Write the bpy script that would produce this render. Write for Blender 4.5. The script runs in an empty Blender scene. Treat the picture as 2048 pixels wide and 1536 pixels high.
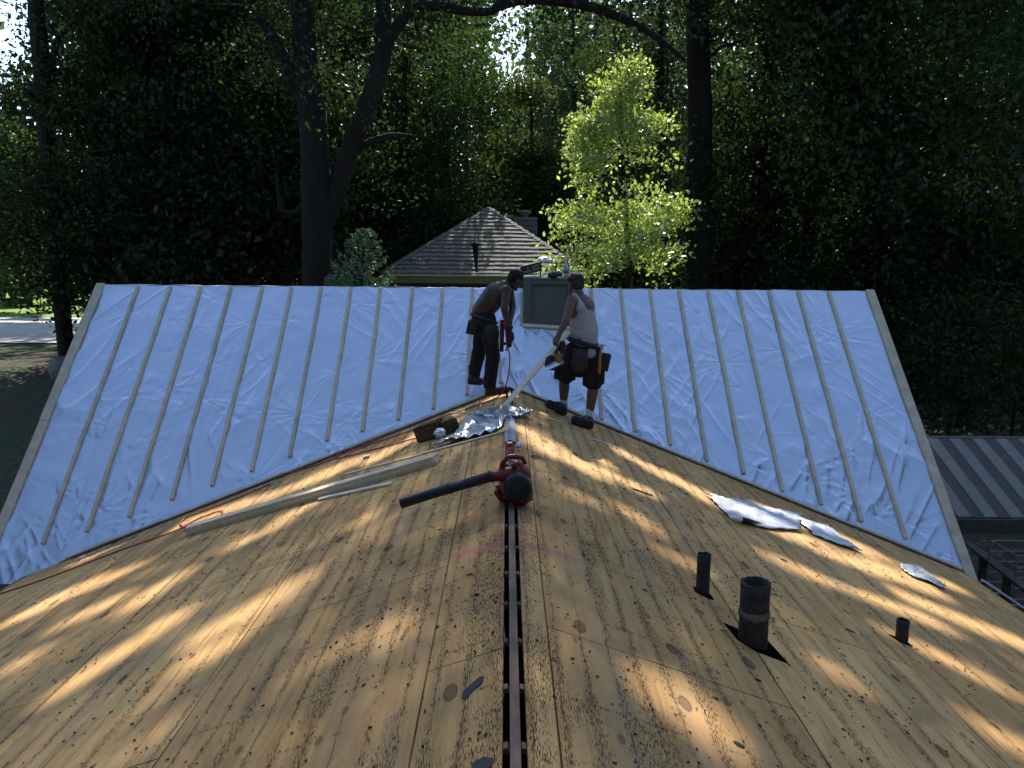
import bpy, bmesh, math, random
import numpy as np
from mathutils import Vector, Matrix
random.seed(7); rng = np.random.default_rng(11)
sc = bpy.context.scene
col = sc.collection
RD = math.radians
H = 4.4                                  # height of the plywood ridge above the yard

# ------------------------------------------------------------------ camera
PITCH, YAW, ROLL, FPX = 0.1500, 0.0070, 0.0086, 1646.4
CAM = Vector((-0.038, 0.0, 1.6 + H))
fw = Vector((math.sin(YAW)*math.cos(PITCH), math.cos(YAW)*math.cos(PITCH), -math.sin(PITCH)))
r0 = Vector((math.cos(YAW), -math.sin(YAW), 0)); u0 = r0.cross(fw)
rt = r0*math.cos(ROLL) + u0*math.sin(ROLL); up = -r0*math.sin(ROLL) + u0*math.cos(ROLL)
cd = bpy.data.cameras.new('camera'); cam = bpy.data.objects.new('camera', cd); col.objects.link(cam)
cam.matrix_world = Matrix(((rt.x, up.x, -fw.x, CAM.x), (rt.y, up.y, -fw.y, CAM.y), (rt.z, up.z, -fw.z, CAM.z), (0, 0, 0, 1)))
cd.sensor_width = 36; cd.lens = 36*FPX/2048; cd.clip_end = 1000; cd.clip_start = .05
sc.camera = cam
# ------------------------------------------------------------------ light
SUN_EL, SUN_AZ = RD(41), RD(2.0)
SUN = Vector((math.sin(SUN_AZ)*math.cos(SUN_EL), math.cos(SUN_AZ)*math.cos(SUN_EL), math.sin(SUN_EL)))
w = bpy.data.worlds.new('World'); sc.world = w; w.use_nodes = True
nt = w.node_tree; bg = nt.nodes['Background']
sky = nt.nodes.new('ShaderNodeTexSky'); sky.sky_type = 'NISHITA'; sky.sun_disc = False
sky.sun_elevation = SUN_EL; sky.sun_rotation = SUN_AZ; sky.air_density = 1.0; sky.dust_density = .6; sky.ozone_density = 2.0
nt.links.new(sky.outputs[0], bg.inputs[0]); bg.inputs[1].default_value = 0.105
sl = bpy.data.lights.new('sun', 'SUN'); sl.energy = 3.3; sl.angle = RD(0.53); sl.color = (1, .95, .86)
so = bpy.data.objects.new('sun', sl); col.objects.link(so); so.rotation_euler = SUN.to_track_quat('Z', 'Y').to_euler()
sc.view_settings.view_transform = 'Standard'; sc.view_settings.look = 'None'
sc.view_settings.exposure = 1.58; sc.view_settings.gamma = 1
sc.cycles.max_bounces = 8; sc.cycles.diffuse_bounces = 3; sc.cycles.transmission_bounces = 4; sc.cycles.sample_clamp_indirect = 4

# ------------------------------------------------------------------ planning helpers (photo pixel -> place)
AY, SB, SF = 10.32, 0.990, 0.3485       # where ridge meets the cross gable; its slope; slope of the plywood roof
XL, XR, YR = -5.70, 5.06, 11.53          # gable ends and ridge of the foil roof
def ray(px, py): return fw + rt*((px-1024)/FPX) - up*((py-768)/FPX)
def at(px, py, Y):
    d = ray(px, py); return CAM + d*((Y-CAM.y)/d.y)
def atz(px, py, Z):
    d = ray(px, py); return CAM + d*((Z-CAM.z)/d.z)
def roofp(px, py, h=0.0):
    d = ray(px, py); s = -1 if d.x < 0 else 1
    t = (h+H-CAM.z-s*SF*CAM.x)/(d.z+s*SF*d.x); return CAM + d*t
def foilp(px, py, h=0.0):
    d = ray(px, py); t = (SB*(CAM.y-AY)+H-CAM.z+h)/(d.z-SB*d.y); return CAM + d*t
def rz(x, h=0.0): return H - abs(x)*SF + h
NB = Vector((0, -SB, 1)).normalized()
NL = Vector((-SF, 0, 1)).normalized(); NR = Vector((SF, 0, 1)).normalized()

# ------------------------------------------------------------------ noise on arrays
def vnoise(x, y, z, seed=0):
    def hsh(i, j, k):
        n = (i*374761393 + j*668265263 + k*2147483647 + seed*974634777) & 0xffffffff
        n = ((n ^ (n >> 13))*1274126177) & 0xffffffff
        return ((n ^ (n >> 16)) & 0xffff)/65535.0
    xi, yi, zi = np.floor(x).astype(np.int64), np.floor(y).astype(np.int64), np.floor(z).astype(np.int64)
    a, b, c = x-xi, y-yi, z-zi
    a, b, c = a*a*(3-2*a), b*b*(3-2*b), c*c*(3-2*c)
    r = 0
    for i in (0, 1):
        for j in (0, 1):
            for k in (0, 1):
                r = r + hsh(xi+i, yi+j, zi+k)*(a if i else 1-a)*(b if j else 1-b)*(c if k else 1-c)
    return r
def fbm(x, y, z=None, o=3, seed=0):
    if z is None: z = np.zeros_like(x)
    r, a = 0, .5
    for q in range(o):
        r = r + a*vnoise(x, y, z, seed+q*7); x, y, z = x*2.03, y*2.03, z*2.03; a *= .5
    return r

# ------------------------------------------------------------------ material helpers
def mat(name, base=(.5, .5, .5), rough=.8, metal=0., spec=.4, var=0., vscale=8., bump=0., bscale=30., stretch=None, dark=None):
    m = bpy.data.materials.new(name); m.use_nodes = True; n = m.node_tree.nodes; L = m.node_tree.links
    p = n['Principled BSDF']; p.inputs['Roughness'].default_value = rough; p.inputs['Metallic'].default_value = metal
    p.inputs['Specular IOR Level'].default_value = spec; p.inputs['Base Color'].default_value = (*base, 1)
    tc = n.new('ShaderNodeTexCoord'); mp = n.new('ShaderNodeMapping'); L.new(tc.outputs['Object'], mp.inputs[0])
    if stretch: mp.inputs['Scale'].default_value = stretch
    if var or dark:
        t = n.new('ShaderNodeTexNoise'); t.inputs['Scale'].default_value = vscale; t.inputs['Detail'].default_value = 6; t.inputs['Roughness'].default_value = .65
        L.new(mp.outputs[0], t.inputs['Vector'])
        r = n.new('ShaderNodeValToRGB'); L.new(t.outputs[0], r.inputs[0])
        lo = dark if dark else tuple(c*(1-var) for c in base); hi = tuple(min(1, c*(1+var)) for c in base)
        r.color_ramp.elements[0].color = (*lo, 1); r.color_ramp.elements[0].position = .32
        r.color_ramp.elements[1].color = (*hi, 1); r.color_ramp.elements[1].position = .68
        L.new(r.outputs[0], p.inputs['Base Color'])
    if bump:
        t = n.new('ShaderNodeTexNoise'); t.inputs['Scale'].default_value = bscale; t.inputs['Detail'].default_value = 5
        L.new(mp.outputs[0], t.inputs['Vector'])
        b = n.new('ShaderNodeBump'); b.inputs['Strength'].default_value = bump; b.inputs['Distance'].default_value = .02
        L.new(t.outputs[0], b.inputs['Height']); L.new(b.outputs[0], p.inputs['Normal'])
    return m

def plywood():
    m = bpy.data.materials.new('weathered_plywood'); m.use_nodes = True; n = m.node_tree.nodes; L = m.node_tree.links
    p = n['Principled BSDF']; p.inputs['Roughness'].default_value = .85; p.inputs['Specular IOR Level'].default_value = .12
    uv = n.new('ShaderNodeUVMap'); uv.uv_map = 'UVMap'
    def mp(sx, sy, lx=0, ly=0):
        q = n.new('ShaderNodeMapping'); q.inputs['Scale'].default_value = (sx, sy, 1); q.inputs['Location'].default_value = (lx, ly, 0)
        L.new(uv.outputs[0], q.inputs[0]); return q.outputs[0]
    def noise(v, detail=4, rough=.6, dist=0.):
        q = n.new('ShaderNodeTexNoise'); q.inputs['Scale'].default_value = 1; q.inputs['Detail'].default_value = detail
        q.inputs['Roughness'].default_value = rough; q.inputs['Distortion'].default_value = dist
        L.new(v, q.inputs['Vector']); return q.outputs[0]
    def M(op, a, b=None, c=None, clamp=False):
        q = n.new('ShaderNodeMath'); q.operation = op; q.use_clamp = clamp
        for i, s in enumerate((a, b, c)):
            if s is None: continue
            if isinstance(s, (int, float)): q.inputs[i].default_value = s
            else: L.new(s, q.inputs[i])
        return q.outputs[0]
    def sstep(v, a, b):
        q = n.new('ShaderNodeMapRange'); q.interpolation_type = 'SMOOTHSTEP'
        q.inputs[1].default_value = a; q.inputs[2].default_value = b; L.new(v, q.inputs[0]); return q.outputs[0]
    def mix(f, a, b):
        q = n.new('ShaderNodeMix'); q.data_type = 'RGBA'
        if isinstance(f, float): q.inputs[0].default_value = f
        else: L.new(f, q.inputs[0])
        for s, v in ((6, a), (7, b)):
            if isinstance(v, tuple): q.inputs[s].default_value = (*v, 1)
            else: L.new(v, q.inputs[s])
        return q.outputs[2]
    grain = noise(mp(1.0, 11), 9, .66, 1.5)
    c = n.new('ShaderNodeValToRGB'); L.new(grain, c.inputs[0])
    e = c.color_ramp.elements; e[0].position = .30; e[0].color = (.44, .245, .098, 1); e[1].position = .72; e[1].color = (.70, .455, .205, 1)
    k = e.new(.5); k.color = (.60, .365, .15, 1)
    cc = c.outputs[0]
    # sheets of plywood: tint each, dark joints
    br = n.new('ShaderNodeTexBrick'); L.new(mp(1, 1, .4, .835), br.inputs['Vector'])
    br.inputs['Scale'].default_value = 1; br.inputs['Brick Width'].default_value = 2.44; br.inputs['Row Height'].default_value = 1.22
    br.inputs['Mortar Size'].default_value = .006; br.inputs['Mortar Smooth'].default_value = .6
    br.inputs['Color1'].default_value = (.78, .74, .68, 1); br.inputs['Color2'].default_value = (1.12, 1.09, 1.02, 1); br.inputs['Mortar'].default_value = (.12, .09, .07, 1)
    q = n.new('ShaderNodeMix'); q.data_type = 'RGBA'; q.blend_type = 'MULTIPLY'; q.inputs[0].default_value = 1; q.clamp_result = False
    L.new(cc, q.inputs[6]); L.new(br.outputs[0], q.inputs[7]); cc = q.outputs[2]
    # broad weather stains, brown and grey
    cc = mix(M('MULTIPLY', sstep(noise(mp(1.3, 2.6, 3, 1), 5, .65, .8), .46, .70), .5), cc, (.30, .17, .072))
    cc = mix(M('MULTIPLY', sstep(noise(mp(.35, 2.3, 8, 2), 5, .65, .5), .48, .70), .6), cc, (.36, .245, .135))
    # knots, long along the grain
    vo = n.new('ShaderNodeTexVoronoi'); vo.inputs['Scale'].default_value = 1; vo.inputs['Randomness'].default_value = 1; L.new(mp(1.9, 4.0), vo.inputs['Vector'])
    kn = n.new('ShaderNodeTexWhiteNoise'); kn.noise_dimensions = '2D'; L.new(vo.outputs['Position'], kn.inputs['Vector'])
    sel = M('GREATER_THAN', kn.outputs[0], .1)
    kd = M('ADD', vo.outputs['Distance'], M('MULTIPLY', M('SUBTRACT', noise(mp(22, 40), 2), .5), .05))
    kr = M('MULTIPLY', sel, M('SUBTRACT', 1.0, sstep(kd, .105, .15)))
    halo = M('MULTIPLY', sel, M('SUBTRACT', 1.0, sstep(kd, .14, .5)))
    cc = mix(M('MULTIPLY', halo, .35), cc, (.36, .2, .09))
    cc = mix(M('MULTIPLY', kr, .8), cc, (.155, .085, .045))
    rim = M('MULTIPLY', kr, sstep(kd, .085, .12)); cc = mix(M('MULTIPLY', rim, .5), cc, (.06, .035, .02))
    vo2 = n.new('ShaderNodeTexVoronoi'); vo2.inputs['Scale'].default_value = 1; L.new(mp(3.7, 7.9, 7, 3), vo2.inputs['Vector'])
    kn2 = n.new('ShaderNodeTexWhiteNoise'); kn2.noise_dimensions = '2D'; L.new(vo2.outputs['Position'], kn2.inputs['Vector'])
    k2_ = M('MULTIPLY', M('GREATER_THAN', kn2.outputs[0], .3), M('SUBTRACT', 1.0, sstep(M('ADD', vo2.outputs['Distance'], M('MULTIPLY', M('SUBTRACT', noise(mp(30, 50), 2), .5), .08)), .10, .16)))
    cc = mix(M('MULTIPLY', k2_, .75), cc, (.17, .095, .05))
    # felt residue: dashes along the grain, gathered in tracks 13 cm apart and in blocks
    sx = n.new('ShaderNodeSeparateXYZ'); L.new(uv.outputs[0], sx.inputs[0]); U, V = sx.outputs[0], sx.outputs[1]
    wob = M('MULTIPLY', M('SUBTRACT', noise(mp(2.5, 1.0), 3), .5), .05)
    def track(period, off, width, vv):
        f = M('FRACT', M('DIVIDE', M('ADD', M('ADD', vv, wob), off), period))
        d = M('MULTIPLY', M('ABSOLUTE', M('SUBTRACT', f, .5)), period)
        return M('SUBTRACT', 1.0, sstep(d, 0, width))
    t1 = track(.132, 0, .04, V); t2 = track(.385, .07, .08, V)
    t3 = track(.41, .1, .02, U)
    blocks = noise(mp(1.1, 3.2, 5, 5), 3, .7)
    dens = M('ADD', M('MULTIPLY', t1, .13), M('MULTIPLY', t2, .08))
    dens = M('ADD', dens, M('MULTIPLY', t3, .08))
    dens = M('ADD', dens, M('MULTIPLY', M('SUBTRACT', blocks, .5), .62))
    near = M('SUBTRACT', 1.0, sstep(V, .35, 2.6)); dens = M('MINIMUM', M('ADD', dens, M('MULTIPLY', near, .085)), .20)
    dash = noise(mp(30, 240), 3, .55); dash2 = noise(mp(26, 200, 4, 4), 3, .65)
    dm = M('MAXIMUM', dash, M('SUBTRACT', dash2, .0))
    dm = sstep(M('ADD', dm, M('SUBTRACT', dens, .10)), .650, .680)
    cc = mix(M('MULTIPLY', dm, .93), cc, (.013, .012, .012))
    # hair-thin torn lines along the tracks
    tl = track(.132, 0, .005, V); tl = M('MULTIPLY', tl, sstep(noise(mp(3, 25, 9, 9), 3, .7), .42, .56)); cc = mix(M('MULTIPLY', tl, .8), cc, (.06, .045, .035))
    # nail spots
    vn = n.new('ShaderNodeTexVoronoi'); vn.inputs['Scale'].default_value = 1; L.new(mp(6, 10, 1, 1), vn.inputs['Vector'])
    nd = M('SUBTRACT', 1.0, sstep(vn.outputs['Distance'], .035, .06)); cc = mix(M('MULTIPLY', nd, .75), cc, (.05, .035, .025))
    # smeared pink chalk mark across both slopes
    uu = M('ADD', M('ADD', U, M('MULTIPLY', V, -.12)), M('MULTIPLY', M('SUBTRACT', noise(mp(9, 3), 3), .5), .10))
    pk = M('SUBTRACT', 1.0, sstep(M('ABSOLUTE', M('SUBTRACT', uu, 4.55)), .015, .075))
    pk = M('MULTIPLY', pk, M('SUBTRACT', 1.0, sstep(V, .3, .52))); pk = M('MULTIPLY', pk, noise(mp(40, 25), 3))
    cc = mix(M('MULTIPLY', pk, .85), cc, (.52, .10, .13))
    L.new(cc, p.inputs['Base Color'])
    b = n.new('ShaderNodeBump'); b.inputs['Strength'].default_value = .35; b.inputs['Distance'].default_value = .006
    hgt = M('SUBTRACT', M('ADD', grain, M('MULTIPLY', dm, .6)), M('MULTIPLY', br.outputs['Fac'], 2.0)); L.new(hgt, b.inputs['Height']); L.new(b.outputs[0], p.inputs['Normal'])
    return m

def leafmat(name, c1, c2, trans=.4, gloss=.12):
    m = bpy.data.materials.new(name); m.use_nodes = True; n = m.node_tree.nodes; L = m.node_tree.links
    n.remove(n['Principled BSDF']); out = n['Material Output']
    g = n.new('ShaderNodeNewGeometry'); r = n.new('ShaderNodeValToRGB'); L.new(g.outputs['Random Per Island'], r.inputs[0])
    r.color_ramp.elements[0].color = (*c1, 1); r.color_ramp.elements[1].color = (*c2, 1)
    d = n.new('ShaderNodeBsdfDiffuse'); t = n.new('ShaderNodeBsdfTranslucent'); gl = n.new('ShaderNodeBsdfGlossy'); gl.inputs['Roughness'].default_value = .38
    hs = n.new('ShaderNodeHueSaturation'); hs.inputs['Value'].default_value = 1.9; hs.inputs['Saturation'].default_value = 1.12; hs.inputs['Hue'].default_value = .49
    L.new(r.outputs[0], d.inputs[0]); L.new(r.outputs[0], hs.inputs['Color']); L.new(hs.outputs[0], t.inputs[0])
    a = n.new('ShaderNodeMixShader'); a.inputs[0].default_value = trans; L.new(d.outputs[0], a.inputs[1]); L.new(t.outputs[0], a.inputs[2])
    b = n.new('ShaderNodeMixShader'); b.inputs[0].default_value = gloss*.5; L.new(a.outputs[0], b.inputs[1]); L.new(gl.outputs[0], b.inputs[2])
    L.new(b.outputs[0], out.inputs[0]); return m

def foilmat(name, rough=.33, base=(.56, .60, .68), bump=.7, diff=.18):
    m = bpy.data.materials.new(name); m.use_nodes = True; n = m.node_tree.nodes; L = m.node_tree.links
    p = n['Principled BSDF']; p.inputs['Base Color'].default_value = (*base, 1); p.inputs['Metallic'].default_value = 1-diff; p.inputs['Roughness'].default_value = rough
    tc = n.new('ShaderNodeTexCoord'); w_ = n.new('ShaderNodeTexNoise'); w_.inputs['Scale'].default_value = 2.2; w_.inputs['Detail'].default_value = 3
    L.new(tc.outputs['Object'], w_.inputs['Vector'])
    add = n.new('ShaderNodeMix'); add.data_type = 'RGBA'; add.inputs[0].default_value = .28; L.new(tc.outputs['Object'], add.inputs[6]); L.new(w_.outputs['Color'], add.inputs[7])
    v = n.new('ShaderNodeTexNoise'); v.noise_type = 'RIDGED_MULTIFRACTAL'; v.inputs['Scale'].default_value = 3.6; v.inputs['Detail'].default_value = 4; v.inputs['Roughness'].default_value = .5
    L.new(add.outputs[2], v.inputs['Vector'])
    b = n.new('ShaderNodeBump'); b.inputs['Strength'].default_value = bump; b.inputs['Distance'].default_value = .02; L.new(v.outputs[0], b.inputs['Height'])
    v2 = n.new('ShaderNodeTexNoise'); v2.inputs['Scale'].default_value = 26; v2.inputs['Detail'].default_value = 4; v2.inputs['Distortion'].default_value = 1.5; L.new(tc.outputs['Object'], v2.inputs['Vector'])
    b2 = n.new('ShaderNodeBump'); b2.inputs['Strength'].default_value = bump*.35; b2.inputs['Distance'].default_value = .006; L.new(v2.outputs[0], b2.inputs['Height']); L.new(b.outputs[0], b2.inputs['Normal'])
    L.new(b2.outputs[0], p.inputs['Normal'])
    return m

MT = {}
MT['ply'] = plywood()
MT['foil'] = foilmat('foil_underlayment')
MT['foil_crumpled'] = foilmat('crumpled_foil', .3, (.62, .65, .68), .6, .12)
MT['foil_white'] = foilmat('white_foil_scrap', .45, (.52, .53, .56), .3, .7)
MT['pine'] = mat('new_pine', (.62, .50, .34), .7, var=.16, vscale=5, bump=.15, stretch=(3, 1, 3))
MT['pinegrey'] = mat('greyish_pine', (.56, .46, .33), .75, var=.2, vscale=6, bump=.15)  # slightly darker, greyer pine tone
MT['rafterwood'] = mat('aged_rafter', (.23, .17, .11), .85, var=.3)
MT['pale'] = mat('pale_pine', (.70, .60, .42), .7, var=.12, vscale=6)
MT['ridgewood'] = mat('old_brown_ridge_board', (.17, .105, .07), .85, var=.4, vscale=5, stretch=(4, .8, 4))
MT['dark'] = mat('black_felt', (.022, .022, .024), .9, var=.3)
MT['hole_black'] = mat('painted_hole_dark', (.004, .004, .004), 1, spec=0)  # flat black standing in for the dark inside a hole
MT['felt'] = mat('grey_felt', (.028, .030, .034), .85, var=.3)
MT['iron'] = mat('rusty_cast_iron', (.030, .025, .021), .8, var=.7, vscale=14, bump=.6, bscale=40)
MT['tar'] = mat('tar_collar', (.20, .18, .15), .9, dark=(.02, .02, .02), vscale=30)
MT['chim'] = mat('grey_green_paint', (.105, .135, .13), .6, var=.12, vscale=4, bump=.1)
MT['brick'] = None
MT['siding'] = mat('beige_siding', (.36, .33, .29), .8, var=.1)
MT['tile'] = mat('weathered_shingle', (.20, .185, .155), .9, var=.3, vscale=6, bump=.3)
MT['tiledark'] = mat('shingle_shadow_gap', (.03, .027, .025), .95)
MT['gutter'] = mat('cream_gutter', (.55, .52, .36), .5)
MT['soffit'] = mat('olive_fascia', (.20, .19, .085), .6)
MT['red'] = mat('dark_red_plastic', (.17, .014, .016), .38, var=.1)
MT['blk'] = mat('black_plastic', (.013, .014, .017), .42)
MT['blk2'] = mat('matt_black', (.02, .02, .02), .75)
MT['hose'] = mat('red_rubber_hose', (.38, .035, .02), .45)
MT['skinA'] = mat('tanned_skin', (.052, .029, .021), .5, var=.12, vscale=12)
MT['skinB'] = mat('fair_skin', (.115, .064, .047), .5, var=.12, vscale=12)
MT['jeans'] = mat('dark_denim', (.009, .011, .017), .9, var=.3, bump=.5, bscale=22)
MT['shorts'] = mat('black_cotton', (.012, .012, .014), .9, bump=.5, bscale=16)
MT['tank'] = mat('white_cotton', (.34, .355, .375), .85, var=.06, bump=.6, bscale=13)
MT['sock'] = mat('white_sock', (.6, .6, .6), .9, bump=.3)
MT['leather'] = mat('worn_brown_leather', (.030, .020, .015), .7, var=.4, bump=.5)
MT['hairA'] = mat('short_black_hair', (.010, .009, .008), .8, bump=1, bscale=90)
MT['hairB'] = mat('greying_brown_hair', (.03, .024, .019), .8, var=.4, bump=1, bscale=60)
MT['yellow'] = mat('yellow_plastic', (.27, .14, .018), .5)
MT['steel'] = mat('steel', (.5, .5, .5), .35, metal=1)
MT['galv'] = foilmat('shiny_flashing', .22, (.8, .82, .84), .25, .1)
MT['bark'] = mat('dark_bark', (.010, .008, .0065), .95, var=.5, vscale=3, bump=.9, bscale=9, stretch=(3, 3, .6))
MT['barkpale'] = mat('grey_bark', (.10, .09, .075), .95, var=.4, vscale=3, bump=.7, bscale=9, stretch=(3, 3, .6))
MT['leaf'] = leafmat('oak_leaf', (.010, .019, .006), (.038, .060, .016), .4, .05)
MT['leaf2'] = leafmat('hardwood_leaf', (.011, .023, .007), (.040, .070, .017), .45, .05)
MT['leaffar'] = leafmat('haze_painted_leaf', (.025, .046, .020), (.075, .12, .042), .5, .05)  # haze over the far woods is put into a paler leaf colour
MT['leafyel'] = leafmat('olive_leaf', (.03, .046, .013), (.075, .092, .027), .45, .05)
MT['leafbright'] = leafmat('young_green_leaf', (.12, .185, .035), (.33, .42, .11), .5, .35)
MT['leafdark'] = leafmat('deep_green_leaf', (.009, .015, .006), (.030, .044, .013), .4, .04)
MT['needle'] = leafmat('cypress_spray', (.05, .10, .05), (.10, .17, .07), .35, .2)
MT['needle2'] = leafmat('dark_cypress_spray', (.02, .05, .025), (.05, .09, .04), .3)  # darker green for the conifer behind the brick house
MT['plastic'] = mat('white_plastic', (.75, .75, .77), .4)
MT['teal'] = mat('teal_cloth', (.006, .055, .047), .9, bump=.8, bscale=30)
MT['brown'] = mat('brown_fibre_block', (.085, .055, .022), .95, var=.5, vscale=25, bump=.8, bscale=45)
MT['concrete'] = mat('pale_concrete', (.52, .49, .45), .9, var=.15, vscale=.8)
MT['lawn'] = mat('mown_lawn', (.17, .27, .04), .95, var=.25, vscale=3)
MT['shedlight'] = mat('grey_metal_pan', (.22, .205, .175), .8, var=.15)
MT['sheddark'] = mat('dark_metal_pan', (.095, .082, .065), .85, var=.2)
def brickmat():
    m = bpy.data.materials.new('red_brick'); m.use_nodes = True; n = m.node_tree.nodes; L = m.node_tree.links; p = n['Principled BSDF']; p.inputs['Roughness'].default_value = .9
    tc = n.new('ShaderNodeTexCoord'); mp = n.new('ShaderNodeMapping'); mp.inputs['Rotation'].default_value = (RD(90), 0, 0); L.new(tc.outputs['Object'], mp.inputs[0])
    b = n.new('ShaderNodeTexBrick'); b.inputs['Scale'].default_value = 4.5; b.inputs['Mortar Size'].default_value = .02
    b.inputs['Color1'].default_value = (.15, .065, .042, 1); b.inputs['Color2'].default_value = (.10, .045, .032, 1); b.inputs['Mortar'].default_value = (.15, .12, .10, 1)
    L.new(mp.outputs[0], b.inputs['Vector']); L.new(b.outputs[0], p.inputs['Base Color']); return m
MT['brick'] = brickmat()
def groundmat():
    m = bpy.data.materials.new('leaf_litter_ground'); m.use_nodes = True; n = m.node_tree.nodes; L = m.node_tree.links; p = n['Principled BSDF']; p.inputs['Roughness'].default_value = .95
    tc = n.new('ShaderNodeTexCoord')
    a = n.new('ShaderNodeTexNoise'); a.inputs['Scale'].default_value = .25; a.inputs['Detail'].default_value = 5; L.new(tc.outputs['Object'], a.inputs['Vector'])
    b = n.new('ShaderNodeTexNoise'); b.inputs['Scale'].default_value = 7; b.inputs['Detail'].default_value = 8; b.inputs['Roughness'].default_value = .8; L.new(tc.outputs['Object'], b.inputs['Vector'])
    r1 = n.new('ShaderNodeValToRGB'); L.new(b.outputs[0], r1.inputs[0]); r1.color_ramp.elements[0].position = .35; r1.color_ramp.elements[0].color = (.025, .018, .012, 1); r1.color_ramp.elements[1].position = .7; r1.color_ramp.elements[1].color = (.14, .10, .065, 1)
    r2 = n.new('ShaderNodeValToRGB'); L.new(b.outputs[0], r2.inputs[0]); r2.color_ramp.elements[0].position = .35; r2.color_ramp.elements[0].color = (.02, .03, .01, 1); r2.color_ramp.elements[1].position = .7; r2.color_ramp.elements[1].color = (.08, .13, .03, 1)
    s = n.new('ShaderNodeMapRange'); s.inputs[1].default_value = .42; s.inputs[2].default_value = .56; L.new(a.outputs[0], s.inputs[0])
    x = n.new('ShaderNodeMix'); x.data_type = 'RGBA'; L.new(s.outputs[0], x.inputs[0]); L.new(r1.outputs[0], x.inputs[6]); L.new(r2.outputs[0], x.inputs[7]); L.new(x.outputs[2], p.inputs['Base Color'])
    bp = n.new('ShaderNodeBump'); bp.inputs['Distance'].default_value = .1; L.new(b.outputs[0], bp.inputs['Height']); L.new(bp.outputs[0], p.inputs['Normal']); return m
MT['ground'] = groundmat()

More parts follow.
